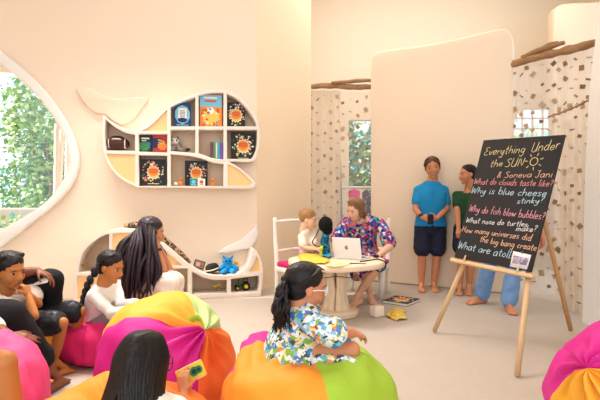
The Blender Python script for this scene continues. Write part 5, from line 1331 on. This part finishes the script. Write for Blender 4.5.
def lk(b):
    rnd = random.Random(8)
    for i in range(170):
        u_ = rnd.random(); v_ = rnd.random(); th = R_(70 + 250 * u_)      # around the back of the head
        st = p.hp(.06 * cos(th), .12 * v_ - .1, .50); m1 = p.hp(.38 * cos(th + 1.2), -.05 + .36 * sin(th + 1.2) * .9 - .08, .2)
        ex = 106 + 50 * u_ + rnd.uniform(-4, 4); e = P(ex, 300 - 12 * abs(u_ - .5) + rnd.uniform(-12, 6), 3.72 + .3 * v_)
        q1 = P(122 + 32 * u_ + rnd.uniform(-3, 3), 245 + rnd.uniform(-3, 3), 3.76 + .26 * v_); q2 = P(112 + 46 * u_ + rnd.uniform(-3, 3), 272 + rnd.uniform(-4, 4), 3.70 + .3 * v_)
        wv = lambda q, a: q + V((rnd.uniform(-a, a), rnd.uniform(-a, a), 0))
        lock(b, [st, m1, wv(q1, .02), wv(q2, .03), wv(e, .03)], [.008, .017, .02, .019, .005], per=6, n=5, flat=.7)
p.hair_cap(HAIR['dark'], CAP + [((0, -.3, -.25), (.36, .3, .5))], locks=lk, amp=.004, seed=6)

# --- 7. girl with the braid
D = 3.32
p = Person('girl with a long dark braid, leaning on the big bean bag', V((P(97, 345, 3.4).x, 3.42, 0)), .66, 'brown', .006)
p.torso(P(95, 322, 3.44), P(101, 297, 3.38), P(107, 282.5, 3.34), 5, -5, 1.1)
p.leg('R', P(121, 322, 3.26), P(108, 336, 3.12), P(118, 340, 3.05)); p.leg('L', P(124, 318, 3.5), P(112, 335, 3.62), P(124, 337, 3.6))
p.arm('R', P(113, 314, 3.16), P(131, 312, 3.05), (.9, -.2, -.2), (0, 0, -1), 20); p.arm('L', P(121, 306, 3.38), P(136, 304, 3.24), (.9, -.2, .0), (0, 0, -1), 20)
p.head(P(111, 267, 3.30), -14, 16, 0, .215); p.done()
p.shirt(CL['white'], 1.92, .014, 'shirt', t0=.0, seed=21, amp=.005); p.pants(CL['grey'], 1.85, .014, 'trousers', 22)
def lk(b):
    strand_set(p, b, 46, 9, lambda r, i, n: [((t := (i / n - .5) * 2) * .03, .16, .475), (t * .27, .08, .45), (t * .39, -.18, .16), (t * .12, -.48, -.14)], .026)
    ks = [p.hp(0, -.5, -.16), P(92, 277, 3.36), P(88.5, 283, 3.36), P(86, 289.5, 3.36), P(84, 296, 3.36), P(82.5, 302, 3.36), P(81.5, 308, 3.35)]
    for i in range(6):
        a, c = ks[i], ks[i + 1]
        for s_ in (-1, 1): ell(b, a.lerp(c, .5 + .12 * s_) + V((.008 * s_, -.008 * s_, 0)), (.026 - .002 * i, .026 - .002 * i, .030))
    lock(b, [ks[-1], P(80.5, 313, 3.34), P(81, 318, 3.33)], [.016, .018, .004])
p.hair_cap(HAIR['black'], CAP, locks=lk, amp=.003, seed=7)

# --- 8. boy in black shorts
D = 2.95
p = Person('boy with short black hair, white shirt and black shorts, hand held to his chin', V((P(15, 340, 3.05).x, 3.05, 0)), .72, 'brown', .006)
p.torso(P(4, 322, 3.1), P(7, 301, 3.02), P(9, 288.5, 2.98), -15, -25, 1.1)
p.leg('R', P(62, 323, 2.92), P(54, 360, 3.02), fp(72, 372)); p.leg('L', P(80, 311, 3.2), P(71, 347, 3.28), fp(89, 355))
p.arm('R', P(34, 316, 2.78), P(28.5, 295.5, 2.84), (-.25, .1, .6), (-.8, .2, .2), 55, thumb=(0, -1, .3)); p.arm('L', P(38, 304, 3.02), P(26, 293, 2.92), (-.5, .1, .4), (-.5, -.2, .6), 50)
p.head(P(10, 271, 2.93), -22, 8, 3, .225); p.done()
p.shirt(CL['white'], .6, .014, 'shirt', seed=25); p.pants(CL['blackshiny'], .88, .014, 'shorts', 26, .010, flare=.012)
def lk(b): strand_set(p, b, 60, 10, lambda r, i, n: [((t := (i / n - .5) * 2) * .12, -.2, .53), (t * .32, .08, .47), (t * .34 + .05 * r.uniform(-1, 1), .27 - .2 * abs(t), .37 - .05 * r.random())], .036)
p.hair_cap(HAIR['black'], [((0, -.11, .21), (.37, .43, .345), 6), ((0, -.23, .04), (.31, .27, .26))], locks=lk, amp=.005, scale=40, seed=8)

# --- 9. adult in black trousers at the left edge
p = Person('adult in black trousers cut off by the left edge, one hand resting on each leg', V((-2.30, 2.72, 0)), 1.03, 'dark')
p.torso((-2.36, 2.72, .42), (-2.22, 2.74, .74), (-2.06, 2.77, .93), 8, 0)
p.shoulder['L'] = V((-2.10, 2.95, .86)); p.shoulder['R'] = V((-2.14, 2.57, .86))
p.leg('R', P(10, 313, 2.62), P(46, 364, 2.76), fp(66, 381)); p.leg('L', P(51, 280, 3.18), P(48, 340, 3.42), V((-1.55, 3.45, .0)))
p.arm('R', P(-14, 322, 2.50), P(8, 336, 2.45), (.8, .1, -.18), (.0, .5, -.8), 12, .18, thumb=(0, .2, 1)); p.arm('L', P(4, 276, 3.0), P(37, 270.5, 3.10), (.75, .0, -.35), (-.1, -.1, -1), 22, .19, thumb=(0, -1, .2), spread=.8)
p.head((-1.94, 2.80, 1.07), 0, 8, 0, .235); p.done()
p.shirt(CL['white'], 1.4, .016, 'shirt', seed=29); p.pants(CL['black'], 1.86, .018, 'trousers', 30, .006, flare=.012)
p.hair_cap(HAIR['black'], [((0, -.1, .2), (.37, .43, .34), 8), ((0, -.22, .02), (.32, .28, .27))], seed=9)
b = NB(); box(b, (0, 0, 0), (.19, .006, .075), bevel=.002); c = P(35, 281.5, 3.08); b.transform(Matrix.Translation(c) @ Matrix.Rotation(R_(-12), 4, 'Y') @ Matrix.Rotation(R_(-55), 4, 'X')); single('folded_paper', b, mat('paper_white', 'F4F2EE', .8), c, "folded white paper lying on the knee of the adult in black trousers", 'paper')

# --- 10. child at the bottom left corner
p = Person('child cut off by the bottom left corner with one bent bare knee showing', V((-1.46, 1.88, 0)), .68, 'brown', .006)
p.torso((-1.48, 1.90, .50), (-1.52, 1.90, .74), (-1.50, 1.89, .86), -10, -10)
p.leg('R', P(5, 362, 1.66), P(16, 440, 1.72), V((P(34, 0, 1.7).x, 1.68, .03)), fat=1.15); p.leg('L', (-1.46, 2.2, .56), (-1.36, 2.3, .30), (-1.3, 2.3, .24))
p.arm('R', (-1.60, 1.72, .62), (-1.48, 1.70, .56)); p.arm('L', (-1.58, 2.08, .64), (-1.48, 2.06, .60))
p.head((-1.47, 1.89, 1.0), -10, 5, 0, .22); p.done()
p.shirt(CL['white'], .5, .012, 'shirt', seed=33); p.pants(CL['grey'], .4, .012, 'shorts', 34)
p.hair_cap(HAIR['black'], CAP, seed=10)

# --- 11. dark haired girl with her back turned
p = Person('girl with loose dark hair, her back turned, holding up a yellow booklet', V((-.545, 1.56, 0)), .66, 'tan', .006)
p.torso((-.545, 1.54, .25), (-.545, 1.565, .40), (-.545, 1.59, .515), 78, 70, 1.05)
p.shoulder['R'] = P(176, 410, 1.60); p.shoulder['L'] = P(112, 412, 1.62)
p.leg('R', (-.40, 1.84, .26), (-.56, 1.92, .14), (-.6, 1.98, .10)); p.leg('L', (-.72, 1.86, .27), (-.56, 1.86, .16), (-.5, 1.9, .12))
p.arm('R', P(192, 430, 1.68), P(183, 392, 1.80), (-.05, .2, .6), (.2, .8, -.2), 30, .12, thumb=(1, 0, 0)); p.arm('L', P(125, 430, 1.8), P(170, 393, 1.86), (.6, .1, .3), (.1, .9, 0), 30, .12)
p.head(P(145, 362, 1.61), 62, 12, 0, .205); p.done()
p.shirt(mat('cloth_white_yellow', 'F2ECE2', .85), .9, .014, 'top', t1=.87, seed=37)
p.pants(CL['grey'], 1.0, .012, 'shorts', 38)
def lk(b):
    rnd = random.Random(12)
    for i in range(210):
        u_ = rnd.random(); th = R_(150 + 240 * u_); v_ = rnd.random()
        x_, y_ = cos(th), sin(th)
        front = max(0, y_)
        L_ = rnd.uniform(-.95, -.7)
        lock(b, [p.hp(.03 * x_, .02 + .1 * v_ * front, .52), p.hp(.24 * x_, -.06 + .28 * y_, .44), p.hp(.40 * x_, -.08 + .44 * y_, .12), p.hp(.42 * x_ + rnd.uniform(-.02, .02), -.10 + .42 * y_, -.25), p.hp(.40 * x_ + rnd.uniform(-.05, .05) + (.16 if x_ > .1 else -.12), -.16 + .36 * y_, L_)], [.004, .009, .011, .010, .003], per=6, n=5, flat=.6)
p.hair_cap(HAIR['black'], [((0, -.10, .17), (.362, .425, .345), 8), ((0, -.2, -.1), (.35, .32, .38)), ((.16, -.24, -.4), (.14, .2, .3)), ((-.16, -.24, -.4), (.16, .2, .3))], locks=lk, amp=.003, scale=40, seed=11)
b = NB(); tube(b, catmull([p.hp(.355, .0, .02), p.hp(.37, .25, .02), p.hp(.30, .36, .02)], 6), .0025, n=6); tube(b, [p.hp(.2 + .11 * cos(t), .385 - .05 * cos(t), -.02 + .12 * sin(t)) for t in [2 * pi * i / 20 for i in range(21)]], .0025, n=6)
mk('glasses', fuse(b, .0025, 0), DK, p.root)
c = P(191, 373, 1.86); bkl = empty('yellow_booklet', c, 'yellow booklet with green prints held up by the dark haired girl', 'book')
Mx = Matrix.Translation(c) @ Matrix.Rotation(R_(-26), 4, 'Y') @ Matrix.Rotation(R_(-12), 4, 'X')
b = NB(); box(b, (0, 0, 0), (.115, .012, .062), Mx, bevel=.003); mk('cover', b, mat('booklet_yellow', 'EBCB3E', .5), bkl)
b = NB(); box(b, (.0, .0, .0), (.105, .0085, .066), Mx); mk('pages', b, PAGES, bkl)
b = NB()
for x, r, mi in ((.016, .019, 0), (.036, .016, 0), (.016, .010, 1), (.037, .008, 1)):
    t_ = NB(); art_disc(t_, x, 0, r, -.007 - .0008 * mi, mi, 16); join(b, t_, None, Mx)
t_ = NB(); art_quad(t_, -.03, .008, .035, .007, -.007, 1); art_quad(t_, -.032, -.008, .028, .005, -.007, 1); join(b, t_, None, Mx)
mk('cover_print', b, [PALETTE['green'], PALETTE['darkgreen']], bkl, smooth=False)

# --- 12. girl with the ponytail and glasses in the flowered dress
p = Person('girl with a ponytail and white glasses in a flowered dress, sitting cross legged', V((.02, 2.12, 0)), .66, 'tan', .005)
p.torso((-.015, 2.15, .455), (.0, 2.12, .60), (.02, 2.10, .70), 12, 14, 1.1)
p.shoulder['R'] = P(311, 324, 1.99); p.shoulder['L'] = P(303, 319, 2.26)
p.leg('R', P(352, 350, 2.02), P(322, 360, 2.12), P(318, 364, 2.3), foot=False, fat=1.05); p.leg('L', P(345, 345, 2.36), P(330, 352, 2.25), P(318, 352, 2.1), foot=False)
p.foot(P(322, 360, 2.14) , P(300, 361, 2.24)); p.foot(P(330, 352, 2.28), P(336, 358, 2.05))
p.arm('R', P(334, 333, 1.95), P(354, 334, 2.05), (.7, .6, -.3), (0, .1, -1), 25, .115, thumb=(-.2, 1, 0)); p.arm('L', P(330, 330, 2.36), P(352, 331, 2.3), (.7, .1, -.3), (0, 0, -1), 25, .115)
p.head(P(306.5, 286.5, 2.09), 18, 12, 4, .205, 1.06); p.done()
def skirt(b):
    cap(b, p.pel + V((.0, .0, -.03)), P(345, 352, 2.06), .115, .062); cap(b, p.pel + V((0, .05, -.03)), P(340, 350, 2.32), .10, .06)
    loft(b, [(p.pel + V((-.01, 0, h)), V((1, 0, 0)), V((0, 1, 0)), r, r * 1.02) for h, r in ((.10, .11), (.02, .14), (-.05, .165), (-.075, .15))], 24)
    cap(b, P(318, 361, 2.0), P(352, 363, 1.96), .03, .024)
ob = p.shirt(FLORALG, .92, .016, 'dress', t0=.0, t1=.87, seed=41, amp=.007, extra=skirt, cuff=.026, loose=.02)
def lk(b):
    strand_set(p, b, 60, 14, lambda r, i, n: [((t := (i / n - .5) * 2) * .03 , .33 - .1 * abs(t), .42), (t * .30, .12, .47), (t * .39, -.14, .24), (t * .14, -.46, .08)], .03)
    rnd = random.Random(15)
    k0 = p.hp(0, -.50, .08)
    for i in range(70):
        e = P(279 + rnd.uniform(-7, 11), 327 + rnd.uniform(-14, 6), 2.02 + rnd.uniform(-.05, .06)); m1 = P(282 + rnd.uniform(-5, 5), 291 + rnd.uniform(-3, 3), 2.03 + rnd.uniform(-.04, .04)); m2 = P(281 + rnd.uniform(-8, 8), 308 + rnd.uniform(-3, 3), 2.02 + rnd.uniform(-.05, .05))
        lock(b, [k0 + V((rnd.uniform(-.012, .012),) * 3), m1, m2, e], [.008, .012, .012, .003], per=6, n=5, flat=.6)
p.hair_cap(HAIR['black'], CAP + [((0, -.5, .08), (.1, .12, .1))], locks=lk, amp=.002, scale=40, seed=12)
b = NB(); WG = mat('glasses_white', 'F2F0EC', .35)
for sx in (-1, 1):
    tube(b, [p.hp(.345 * sx, -.05, -.03), p.hp(.36 * sx, .15, .03), p.hp(.31 * sx, .38, .035)], .0032, n=6)
    tube(b, [p.hp((.17 + .125 * cos(t)) * sx, .41 - .04 * cos(t), .0 + .095 * sin(t)) for t in [2 * pi * i / 22 for i in range(23)]], .0036, n=6)
tube(b, [p.hp(-.06, .43, .02), p.hp(0, .45, .03), p.hp(.06, .43, .02)], .003, n=6)
mk('glasses', fuse(b, .0028, 0), WG, p.root, label='white glasses')
b = NB(); c0 = p.hp(0, -.46, .08); ax = (p.hp(0, -.6, .06) - c0).normalized(); x0 = ax.orthogonal().normalized(); y0 = ax.cross(x0)
tube(b, [c0 + x0 * cos(t) * .024 + y0 * sin(t) * .024 for t in [2 * pi * i / 18 for i in range(19)]], .006, n=6); mk('hair_tie', b, CL['black'], p.root)
